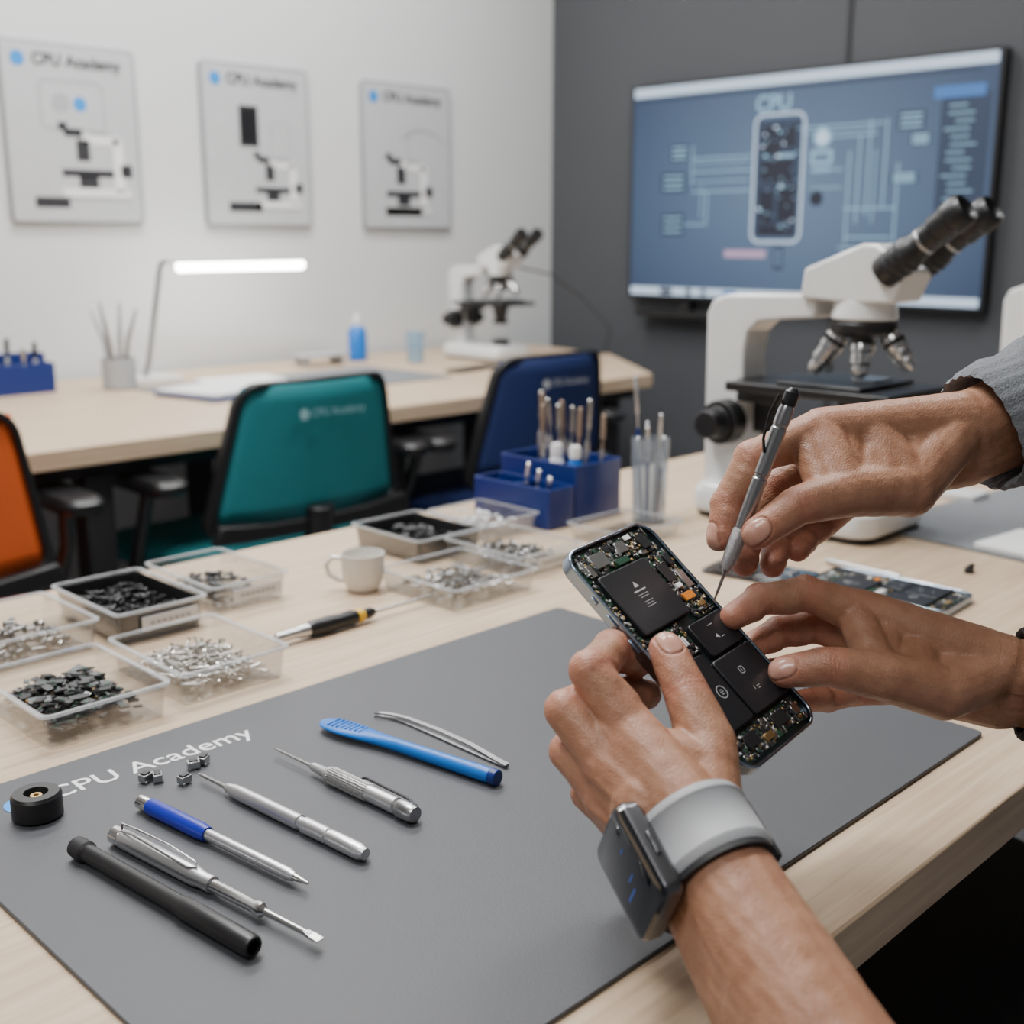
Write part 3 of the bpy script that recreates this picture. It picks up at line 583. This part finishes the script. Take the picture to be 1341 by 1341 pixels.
# ------------------------------------------------------------------ posters
def scope_art(b,cx,cz,s,m=0):
    R=lambda x,z,w,h,mm:b.box((cx+x*s,-.0006,cz+z*s),(w*s,.0006,h*s),mm)
    R(0,-.40,.9,.10,2);R(.32,-.05,.13,.66,2);R(.1,.26,.46,.12,2);R(0,-.47,.9,.03,1)
    R(-.15,.12,.18,.26,m);R(-.1,-.16,.7,.09,m);R(-.1,-.26,.26,.16,m);R(-.27,.33,.24,.10,m);R(.42,-.12,.16,.16,m);R(-.40,.40,.12,.10,m);R(.1,.33,.3,.04,1)
def poster(x0,x1,z0,z1,lab,kind):
    w=x1-x0;h=z1-z0;e=thing('wall_poster',lab,'poster',((x0+x1)/2,2.992,(z0+z1)/2),group='framed posters on the white wall')
    MB().prism(rrect(w,h,.012,4),0,.012,0,T(0,.006,0)@XZ).build('poster_frame',FRS,e,bevel=.002)
    MB().prism(rrect(w-.012,h-.012,.008,4),0,.001,0,T(0,-.0062,0)@XZ).build('poster_sheet',PRL,e)
    text('poster_heading','CPU Academy',w*.66,T(-w*.27,-.0085,h/2-.055)@XZ,PRD,e,'dark printed heading',bold=.02)
    MB().prism(circ(.018,24),0,.0006,0,T(-w*.37,-.0078,h/2-.045)@XZ).build('poster_emblem',LOGO,e,label='blue round emblem')
    b=MB()
    if kind==0:
        b.ring(rrect(.17,.12,.02,4,.0,.07),rrect(.16,.11,.016,4,.0,.07),0,.0006,1,XZ);b.prism(circ(.018,16,.02,.075),0,.0006,3,XZ);b.prism(circ(.024,16,-.03,.075),0,.0006,1,XZ)
        scope_art(b,.05,-.06,.20);b.box((-.07,-.0006,-.165),(.09,.0006,.026),0)
    elif kind==1:
        b.box((-.03,-.0006,.055),(.062,.0006,.11),0);b.box((-.03,-.0010,.055),(.05,.0006,.09),4);b.ring(rrect(.07,.10,.015,4,.075,.02),rrect(.063,.093,.012,4,.075,.02),0,.0006,1,XZ)
        scope_art(b,.06,-.09,.17);b.box((-.05,-.0006,-.165),(.11,.0006,.026),0);b.box((.01,-.0006,-.02),(.002,.0006,.06),1)
    else:
        scope_art(b,.0,-.08,.20);
        for i in range(5): b.box((.02+.02*i,-.0006,.06+.012*i),(.05,.0006,.006),1,Matrix.Rotation(rad(-25+12*i),4,'Y'))
        b.box((.0,-.0006,.03),(.003,.0006,.14),1);b.box((-.02,-.0006,-.165),(.15,.0006,.026),0)
    b.build('poster_artwork',[PRD,PRG,PRW,LOGO,CHIP],e,loc=(0,-.0072,0),smooth=False)
poster(1.250,1.603,1.142,1.576,'framed poster with microscope and blue diagram',0)
poster(1.792,2.146,1.137,1.577,'framed poster with phone and small microscope',1)
poster(2.340,2.702,1.133,1.572,'framed poster with microscope and line drawing',2)
# ------------------------------------------------------------------ television
e=thing('television','large wall-mounted television showing phone circuit diagram','television',(3.172,1.986,1.248))
tw,thh=1.225,.672
TVM=Matrix(((0,0,-1,0),(-1,0,0,0),(0,1,0,0),(0,0,0,1)))
MB().prism(rrect(tw,thh,.008,3),-.02,.020,0,TVM).build('bezel',BLK,e,bevel=.002)
MB().prism(rrect(tw-.022,thh-.022,.002,2),.020,.0212,0,TVM).build('display',SCRB,e)
b=MB()
def sr(a,z,w,h,m,k=0): b.box((a,z,.0218+k*.0004),(w,h,.0006),m,TVM)
sr(0,.312,1.195,.028,0);sr(-.02,.287,1.15,.010,6,0);sr(0,-.312,1.195,.024,0);sr(-.45,-.312,.05,.018,3,1);sr(-.36,-.312,.02,.018,3,1);sr(-.30,-.312,.02,.018,2,1);sr(-.2,-.312,.05,.014,4,1);sr(.50,.235,.14,.03,4,1)
sr(.52,.08,.135,.30,6,0)
for i in range(14): sr(.50+.01*(i%3),.20-.020*i,.05+.02*(i%2),.004,1,1)
b.ring(rrect(.175,.375,.03,5,-.045,.03),rrect(.162,.362,.024,5,-.045,.03),.0215,.0222,0,TVM)
sr(-.045,.03,.15,.34,6,0)
rn=random.Random(21)
for (a,z,w,h,m) in [(-.07,.14,.06,.08,3),(-.01,.15,.045,.06,3),(-.05,.05,.11,.07,3),(-.08,-.05,.05,.10,3),(-.01,-.04,.06,.11,3),(-.045,-.12,.12,.03,3),(-.02,.095,.06,.01,1)]: sr(a,z,w,h,m,1)
for i in range(46): sr(rn.uniform(-.11,.02),rn.uniform(-.12,.18),rn.uniform(.003,.014),rn.uniform(.003,.010),rn.choice([1,2,0,1]),2)
for (a,z,w,h) in [(-.25,.10,.22,.004),(-.25,.085,.20,.003),(-.25,.06,.22,.004),(-.25,.0,.22,.004),(-.30,-.05,.004,.10),(-.32,-.03,.003,.10),(-.36,.08,.004,.12),(-.36,-.10,.12,.004),(-.25,.03,.20,.003),
   (.15,.17,.28,.004),(.15,.155,.24,.003),(.17,.14,.20,.004),(.25,.05,.004,.26),(.22,.02,.004,.24),(.19,-.03,.004,.26),(.30,.06,.004,.24),(.34,-.05,.004,.22),(.26,-.06,.16,.004),(.26,-.14,.14,.004),(.24,-.17,.14,.004),(.12,.05,.10,.004),(.12,.0,.10,.003),(.27,.0,.003,.20)]: sr(a,z,w,h,1,0)
for (a,z,w,h) in [(-.41,.12,.07,.05),(-.43,.03,.10,.06),(-.43,-.10,.09,.07),(.37,.17,.08,.05),(.36,.02,.08,.03),(.40,.12,.06,.03)]:
    sr(a,z,w,h,6,1)
    for i in range(3): sr(a,z-h*.3+h*.3*i,w*.8,.006,1,2)
b.prism(circ(.028,20,.10,.14),.0215,.0222,1,TVM);b.prism(circ(.018,20,.10,.14),.0222,.0226,0,TVM);sr(.10,.085,.07,.04,1);sr(.10,.085,.05,.02,2,1);sr(.10,.05,.06,.010,1);b.prism(circ(.022,20,.09,-.03),.0215,.0222,3,TVM)
sr(-.15,-.19,.15,.022,5);sr(-.03,-.20,.035,.07,3);sr(-.03,-.20,.028,.055,2,1)
b.build('display_diagram',[SCRW,SCRL,SCRB,SCRD,SCRC,SCRP,SCRM],e,smooth=False)
text('display_heading','CPU',.12,TVM@T(-.13,.225,.0222),SCRL,e,ext=.0003,bold=.02)
e=thing('wall_shelf','narrow black shelf under the television','shelf',(3.165,2.37,.862))
MB().box((0,0,0),(.06,.36,.022)).build('shelf_board',BLK,e,bevel=.002);MB().box((.012,0,.022),(.03,.04,.03)).build('bracket',BLK,e,bevel=.002)
# ------------------------------------------------------------------ hands
def P(*a): return [Vector((x/10000,y/10000,z/10000)) for x,y,z in a]
def hand(lab,arm,armr,fingers,thumb,nails,extra=None,flat=.010,wr=.0185,voxel=.00085,fs=1.06):
    b=MB();arm_dir=(arm[0]-arm[1]).normalized();wrist=arm[0]
    fr=[x*fs for x in(.0126,.0107,.0096,.0080)]
    lat=(fingers[0][0]-fingers[3][0]);lat=(lat-arm_dir*lat.dot(arm_dir)).normalized()
    for s in(-1,-.33,.33,1):
        for i in range(len(arm)-1):
            b.capsule(arm[i]+lat*s*flat,armr[i],arm[i+1]+lat*s*flat,armr[i+1])
    ws=[];hd=Vector((0,0,0))
    mc=(fingers[1][0]-wrist).normalized()
    for f in fingers: hd-=(f[3]-f[0])
    hd=(hd-mc*hd.dot(mc));hd=(hd-lat*hd.dot(lat)).normalized()
    for k,f in enumerate(fingers):
        w=wrist+lat*(1.5-k)*.0085;ws.append(w);sc=(1,1.03,.98,.86)[k]
        b.capsule(w,wr,f[0],fr[0]*sc)
        b.capsule(f[0]+hd*.0009,fr[0]*sc*.98,f[0]+hd*.0007,fr[0]*sc*.98)
        if k<3: b.capsule(w+hd*(wr-.0036),.0034,f[0]+hd*(fr[0]*sc-.0028),.0036)
        for i in range(3):
            p,q=f[i],f[i+1];rp,rq=fr[i]*sc,fr[i+1]*sc
            dd=(q-p).normalized()
            if i<2: nx=(f[i+2]-q).normalized();pal=(nx-dd*nx.dot(dd))
            else: pr_=(p-f[i-1]).normalized();pal=-(pr_-dd*pr_.dot(dd))
            pal=pal.normalized() if pal.length>.05 else -hd
            b.capsule(p,rp*.98,p*.5+q*.5,(rp+rq)*.465);b.capsule(p*.5+q*.5,(rp+rq)*.465,q,rq*.98)
            b.capsule(p*.68+q*.32+pal*.0015,rp*.93,p*.36+q*.64+pal*.0013,rq*.97)
            if i: b.capsule(p-pal*.0007,rp*1.0,p-pal*.0006,rp*1.0)
            if i==2: b.capsule(q+pal*.0008-dd*.003,rq*1.0,q+pal*.0004,rq*.88)
        if k:
            q=fingers[k-1]
            for u in(.3,.5,.7): b.capsule(ws[k-1]*(1-u)+w*u,wr*.98,q[0]*(1-u)+f[0]*u,fr[0]*.95)
            b.capsule((q[0]+f[0])/2,fr[0]*.90,(q[0]*.78+q[1]*.22+f[0]*.78+f[1]*.22)/2,fr[0]*.80)
    tr=[x*fs for x in(.0165,.0142,.0114,.0094)]
    b.capsule(wrist+lat*.012,.017,thumb[0],tr[0])
    for i in range(3): b.capsule(thumb[i],tr[i]*.98,thumb[i+1],tr[i+1]*.98)
    b.capsule(thumb[2],tr[2]*1.03,thumb[2],tr[2]*1.03)
    mid=(fingers[0][0]*.62+wrist*.38);mid2=(fingers[0][0]*.35+wrist*.65)
    b.capsule(thumb[0],.0165,mid2,.016);b.capsule(thumb[1]*.75+thumb[0]*.25,.0115,mid,.012);b.capsule(thumb[1]*.45+thumb[0]*.55,.0145,mid,.0135)
    b.capsule(thumb[1]*.6+thumb[0]*.4,.0130,mid,.0124)
    b.capsule(thumb[1]*.9+thumb[0]*.1,.0095,fingers[0][0]*.85+wrist*.15,.0105)
    if extra:
        for p,r,q,s in extra: b.capsule(p,r,q,s)
    o=b.build('tmp',SKIN,smooth=False)
    r=o.modifiers.new('r','REMESH');r.mode='VOXEL';r.voxel_size=voxel;r.use_smooth_shade=True
    s=o.modifiers.new('s','SMOOTH');s.factor=.5;s.iterations=19
    bpy.context.view_layer.update();dg=bpy.context.evaluated_depsgraph_get()
    me=bpy.data.meshes.new_from_object(o.evaluated_get(dg));bpy.data.objects.remove(o)
    n=len(me.vertices);co=np.empty(n*3);me.vertices.foreach_get('co',co);co=co.reshape(-1,3)
    no=np.empty(n*3);me.vertices.foreach_get('normal',no);no=no.reshape(-1,3)
    nail=np.zeros(n);cre=np.zeros(n);red=np.zeros(n);disp=np.zeros(n)
    S=lambda f,a,b_,c,ph:np.sin(f*(a*co[:,0]+b_*co[:,1]+c*co[:,2])+ph)
    disp+=.00012*(S(420,.8,.5,-.3,0)*S(380,-.4,.8,.5,1)+S(520,.2,-.6,.8,2)*S(610,.7,.1,.7,.5))
    ar=co-np.array(wrist);al=ar@np.array(mc);la=ar@np.array(lat);up=no@np.array(hd)
    vz=(al>-.06)&(al<.070)&(up>.25)
    for (o0,a1,f1,ph) in((.006,.005,90,0),(-.008,.004,110,1.3)):
        c_=o0+a1*np.sin(al*f1+ph);disp+=.00022*np.exp(-((la-c_)/.0017)**2)*vz*np.clip(up,0,1)
    for k,f in enumerate(list(fingers)+[thumb]):
        th=(k==4)
        for ji in (1,2):
            j=np.array(f[ji]);d0=np.array((f[ji]-f[ji-1]).normalized());d1=np.array((f[ji+1]-f[ji]).normalized());d=(d0+d1);d/=np.linalg.norm(d)
            rr=.0130 if ji==1 else .0115
            if th and ji==1: continue
            v=co-j;t=v@d;pv=v-np.outer(t,d);dist=np.linalg.norm(pv,axis=1);w=(dist<rr*1.35)&(np.abs(t)<.009)
            dors=d0-d1;nd=np.linalg.norm(dors)
            ds=(pv/np.maximum(dist,1e-6)[:,None])@(dors/max(nd,1e-6)) if nd>.1 else np.ones(n)*.5
            bow=.0022*np.clip(1-ds,0,1)
            for off,am in((-.0029,.6),(-.0010,1.),(.0010,.9),(.0029,.6)):
                wob=off+np.sign(off)*bow*.5+.0004*np.sin(co[:,0]*900+co[:,1]*700+ji*3+off*2000);g=np.exp(-((t-wob)/.00045)**2)*am*w*np.clip(.3+ds,.15,1)
                cre=np.maximum(cre,g)
            red=np.maximum(red,.42*np.exp(-((t/.008)**2))*w)
        tp=np.array(f[3]);dist=np.linalg.norm(co-tp,axis=1);red=np.maximum(red,np.clip(1.1-dist/.022,0,1)*.75)
        m0=np.array(f[0]);dist=np.linalg.norm(co-m0,axis=1);red=np.maximum(red,.32*np.exp(-(dist/.014)**2)*(not th))
    for off in(-.003,.004): 
        t=ar@np.array(-arm_dir)-off+.0012*np.sin(la*300);w=(np.abs(t)<.004);cre=np.maximum(cre,.3*np.exp(-(t/.0006)**2)*w)
    for (f,dor) in nails:
        d=(f[3]-f[2]).normalized();D=Vector(dor);D=(D-d*D.dot(d)).normalized();l=d.cross(D)
        c=f[3]+d*.0012
        v=co-np.array(c);a=v@np.array(d);bb=v@np.array(l);h=v@np.array(D);r2=(np.abs(a)/.0080)**2.6+(np.abs(bb)/.0064)**2.6;r2=r2**(1/2.6)
        up2=(h>.001)&(np.linalg.norm(v,axis=1)<.016)
        nm=np.clip((1.0-r2)/.10,0,1)*up2;nail=np.maximum(nail,nm)
        gg=np.exp(-((r2-1.07)/.09)**2)*up2;cre=np.maximum(cre*(1-nm),gg*.75);disp-=gg*.0006;disp+=nm*.0001;red*=(1-nm)
    disp-=cre*.00020
    co=co+no*disp[:,None];me.vertices.foreach_set('co',co.ravel())
    col=np.ones((n,4));col[:,0]=nail;col[:,1]=cre*.40;col[:,2]=red
    at=me.attributes.new('skin_mask','FLOAT_COLOR','POINT');at.data.foreach_set('color',col.ravel())
    me.update();me.shade_smooth()
    o=bpy.data.objects.new('person',me);COL.objects.link(o);meta(o,lab,'person');return o,lat
VD=Vector((-.6887,-.6887,.2267))
# hand with watch
H1w=P((4250,3018,8259))[0];A1=Vector((-.0300,-.0825,-.047)).normalized()
arm1=[H1w,H1w+A1*.098,H1w+A1*.17,H1w+A1*.24]
F1=[P((4359,3513,8680),(4322,3753,8932),(4612,3862,8955),(4846,3866,8818)),P((4243,3547,8519),(4225,3822,8723),(4541,3908,8715),(4889,3836,8625)),
    P((4251,3549,8328),(4300,3864,8461),(4643,3924,8409),(4948,3864,8356)),P((4350,3536,8148),(4425,3838,8186),(4700,3846,8165),(4933,3753,8150))]
T1=P((4400,3052,8385),(4635,3232,8592),(4727,3452,8800),(4791,3628,8962))
p1,lat1=hand('person in short sleeves gripping the opened phone, wearing smartwatch',arm1,[.0225,.029,.035,.040],F1,T1,[(T1,N*.9+VD*.3-W*.3)],flat=.009,wr=.0200,fs=1.08,
  extra=[(F1[0][0]*.7+H1w*.3+Vector((.006,-.003,.0)),.0150,T1[1]*.6+T1[0]*.4,.0150),(F1[1][0]*.5+H1w*.5,.0210,F1[2][0]*.5+H1w*.5,.0210)])
arm2=P((6606,2580,8571),(6987,1916,8594),(7250,1460,8610))
F2=[P((6150,3237,8959),(5927,3489,9060),(5692,3649,9040),(5505,3703,8965)),P((6274,3265,8757),(6101,3527,8815),(5906,3642,8788),(5699,3690,8746)),
    P((6385,3235,8566),(6278,3484,8553),(6037,3576,8543),(5778,3627,8574)),P((6428,3147,8430),(6304,3331,8388),(6096,3391,8381),(5854,3430,8425))]
T2=P((6196,2735,8587),(5876,2949,8707),(5672,3160,8762),(5525,3358,8716))
p2,lat2=hand('person with dark cuff steadying the phone edge between fingers',arm2,[.0190,.0225,.025],F2,T2,[(T2,VD*.8+Vector((0,0,.6)))],flat=.008,fs=1.02,
  extra=[(T2[1]*.6+T2[0]*.4,.0145,F2[3][0]*.8+arm2[0]*.2,.014),(T2[0],.017,F2[2][0]*.6+arm2[0]*.4,.016),(T2[1],.012,F2[0][0]*.8+F2[0][1]*.2,.0105)])
arm3=P((6982,3077,9900),(7975,2509,10309))
F3=[P((6191,3608,9991),(5792,3812,9842),(5646,3873,9582),(5542,3845,9399)),P((6352,3615,9841),(6097,3866,9606),(5862,3889,9404),(5744,3800,9217)),
    P((6488,3581,9710),(6301,3823,9436),(6061,3798,9289),(5903,3706,9194)),P((6581,3520,9585),(6468,3703,9355),(6282,3721,9287),(6108,3665,9248))]
T3=P((6409,3139,9668),(6020,3313,9678),(5748,3465,9622),(5552,3596,9472))
p3,lat3=hand('person in grey knit sleeve guiding a precision screwdriver',arm3,[.0205,.024],F3,T3,[(T3,VD*.9+Vector((0,0,.35))),(F3[0],Vector((-.7,.5,.3)))],flat=.009,fs=1.02,
  extra=[(T3[1],.0128,F3[0][0],.0128),(T3[1]*.6+T3[2]*.4,.0098,F3[0][0]*.75+F3[0][1]*.25,.0108),(T3[1]*.85+T3[2]*.15,.0118,F3[0][0]*.9+F3[0][1]*.1,.0118),(T3[0],.017,F3[2][0]*.5+arm3[0]*.5,.018),(T3[0],.0172,F3[0][0]*.7+arm3[0]*.3,.0165)])
def sleeve(par,p,d,prof,m,name,label):
    a,b_,c=frame(d);b=MB();n=72
    if a.cross(b_).dot(c)<0:b_=-b_
    L=[]
    for r,t in prof:
        L.append([p+c*t+a*((r+.0008*math.sin(i*2*math.pi*24/n)+.0012*math.sin(i*2*math.pi*4/n+t*160))*math.cos(2*math.pi*i/n))+b_*((r+.0008*math.sin(i*2*math.pi*24/n)+.0012*math.sin(i*2*math.pi*4/n+t*160))*math.sin(2*math.pi*i/n)) for i in range(n)])
    b.loft(L,cap0=False,cap1=True);return b.build(name,m,par,angle=60,label=label)
d3=(arm3[1]-arm3[0]).normalized()
sleeve(p3,Vector((.7074,.3026,.9938)),d3,[(.031,.03),(.0355,.002),(.0375,-.001),(.0395,.002),(.0398,.02),(.0390,.032),(.0425,.040),(.0435,.05),(.042,.062),(.044,.08),(.043,.10),(.045,.13)],KNIT,'sleeve','grey knitted cuff and sleeve')
d2=(arm2[1]-arm2[0]).normalized()
sleeve(p2,arm2[0]+d2*.010,d2,[(.027,.02),(.030,.001),(.032,0),(.0335,.003),(.034,.03),(.036,.06),(.037,.10),(.039,.15)],DKC,'sleeve','dark sleeve cuff')
# watch
Dw=Vector((-.90,.41,.03));Dw=(Dw-A1*Dw.dot(A1)).normalized();Lw=A1.cross(Dw).normalized()
wc=H1w+A1*.004
WM=Matrix(((Lw.x,A1.x,Dw.x,wc.x),(Lw.y,A1.y,Dw.y,wc.y),(Lw.z,A1.z,Dw.z,wc.z),(0,0,0,1)))
if WM.to_3x3().determinant()<0:
    Lw=-Lw;WM=Matrix(((Lw.x,A1.x,Dw.x,wc.x),(Lw.y,A1.y,Dw.y,wc.y),(Lw.z,A1.z,Dw.z,wc.z),(0,0,0,1)))
we=bpy.data.objects.new('wristwatch',None);COL.objects.link(we);we.parent=p1;we.matrix_local=WM;we['label']='smartwatch with pale grey strap and dark face'
n=56;a0=.0330;c0=.0270
def band(prof,m,nm):
    b=MB();V=[];F=[];k=len(prof)
    for i in range(n):
        t=2*math.pi*i/n
        for h,y in prof: V.append(((a0+h)*math.cos(t),y,(c0+h)*math.sin(t)))
    for i in range(n):
        for j in range(k): F.append((i*k+j,i*k+(j+1)%k,((i+1)%n)*k+(j+1)%k,((i+1)%n)*k+j))
    b.add(V,F);return b.build(nm,m,we,angle=50)
band([(0.,-.0165),(.0030,-.0163),(.0046,-.0125),(.0046,-.0115),(.0041,-.011),(.0041,.011),(.0046,.0115),(.0046,.0125),(.0030,.0163),(0.,.0165)],STRAP,'watch_band')
band([(.0,.0165),(.0030,.0165),(.0034,.0195),(.0,.0195)],BLKM,'band_edge')
MB().loft([[(x,y,z) for x,y in rrect(.043*s,.052*s,.006*s,7)] for z,s in((c0-.001,.88),(c0+.002,.99),(c0+.0085,1.),(c0+.0100,.97))]).build('watch_case',GRA,we,bevel=.0004)
MB().loft([[(x,y,z) for x,y in rrect(.0420*s,.0510*s,.0058*s,7)] for z,s in((c0+.0095,1.),(c0+.0117,.97),(c0+.0127,.86))]).build('watch_glass',GLS,we)
MB().box((.004,.009,c0+.0127),(.010,.0012,.0003)).box((-.002,.004,c0+.0127),(.006,.001,.0003)).box((-.006,-.008,c0+.0127),(.004,.0008,.0003)).build('watch_display',GLB,we)
MB().box((-.0220,.0,c0+.0045),(.0014,.012,.0026)).build('side_button',GRA,we,bevel=.0005)
MB().cyl((.0210,.006,c0+.0045),(.0235,.006,c0+.0045),.0030,.0028).build('watch_crown',DSI,we,bevel=.0004)
MB().box((0,0,-c0-.005),(.022,.034,.005)).build('watch_clasp',BLKM,we,bevel=.0015)
# held screwdriver
t0=Vector((.5454,.3803,.9049));t1=Vector((.5754,.3547,1.0241));d=t1-t0;Lh=d.length
q=Vector((1,0,0)).rotation_difference(d.normalized()).to_matrix().to_4x4()
e=thing('precision_screwdriver','silver pen-style precision screwdriver held over the phone','screwdriver',M=Matrix.Translation(t0)@q)
def hl(n_,m,pr):return MB().lathe([(r,t*Lh) for r,t in pr],(0,0,0),(1,0,0),0,28).build(n_,m,e,angle=30)
hl('tip',DSI,[(.0005,0),(.0009,.06),(.0010,.13),(.0024,.16)]);hl('grip',KNU,[(.0028,.16),(.0042,.20),(.0046,.23),(.0046,.34),(.0040,.36)]);hl('body',DSI,[(.0040,.36),(.0044,.40),(.0044,.60),(.0039,.605),(.0039,.62),(.0044,.625),(.0044,.84),(.0040,.845),(.0040,.855),(.0044,.86),(.0044,.93),(.0036,.95)]);hl('cap',BLK,[(.0040,.95),(.0042,.96),(.0042,1.01),(.002,1.03)])
MB().tube([(.95*Lh,0,.004),(.985*Lh,.002,.0075),(.90*Lh,.003,.0085),(.78*Lh,.002,.0072),(.72*Lh,0,.0046)],.0009,0,8).build('clip',BLK,e)
# ------------------------------------------------------------------ lights
def area(loc,size,power,rot=(0,0,0),col=(1,.995,.985)):
    l=bpy.data.lights.new('l','AREA');l.shape='RECTANGLE';l.size=size[0];l.size_y=size[1];l.energy=power;l.color=col
    o=bpy.data.objects.new('ceiling_light',l);COL.objects.link(o);o.location=loc;o.rotation_euler=rot;return o
area((.55,1.25,2.66),(.8,.3),50);area((1.6,2.35,2.66),(1.8,.35),50);area((1.9,.9,2.66),(.9,.3),24);area((-.8,.2,2.6),(.9,.5),24)
w=bpy.data.worlds.new('w');SC.world=w;w.use_nodes=True;w.node_tree.nodes['Background'].inputs[0].default_value=(.75,.85,1,1);w.node_tree.nodes['Background'].inputs[1].default_value=.3
# ------------------------------------------------------------------ camera
cd=bpy.data.cameras.new('camera');cd.sensor_width=36;cd.lens=36*1550/1341;cd.clip_start=.02
co=bpy.data.objects.new('camera',cd);COL.objects.link(co);co.location=(0,0,1.11);co.rotation_euler=(rad(90-13.1),0,rad(-45))
cd.dof.use_dof=True;cd.dof.focus_distance=.72;cd.dof.aperture_fstop=6.5
SC.camera=co
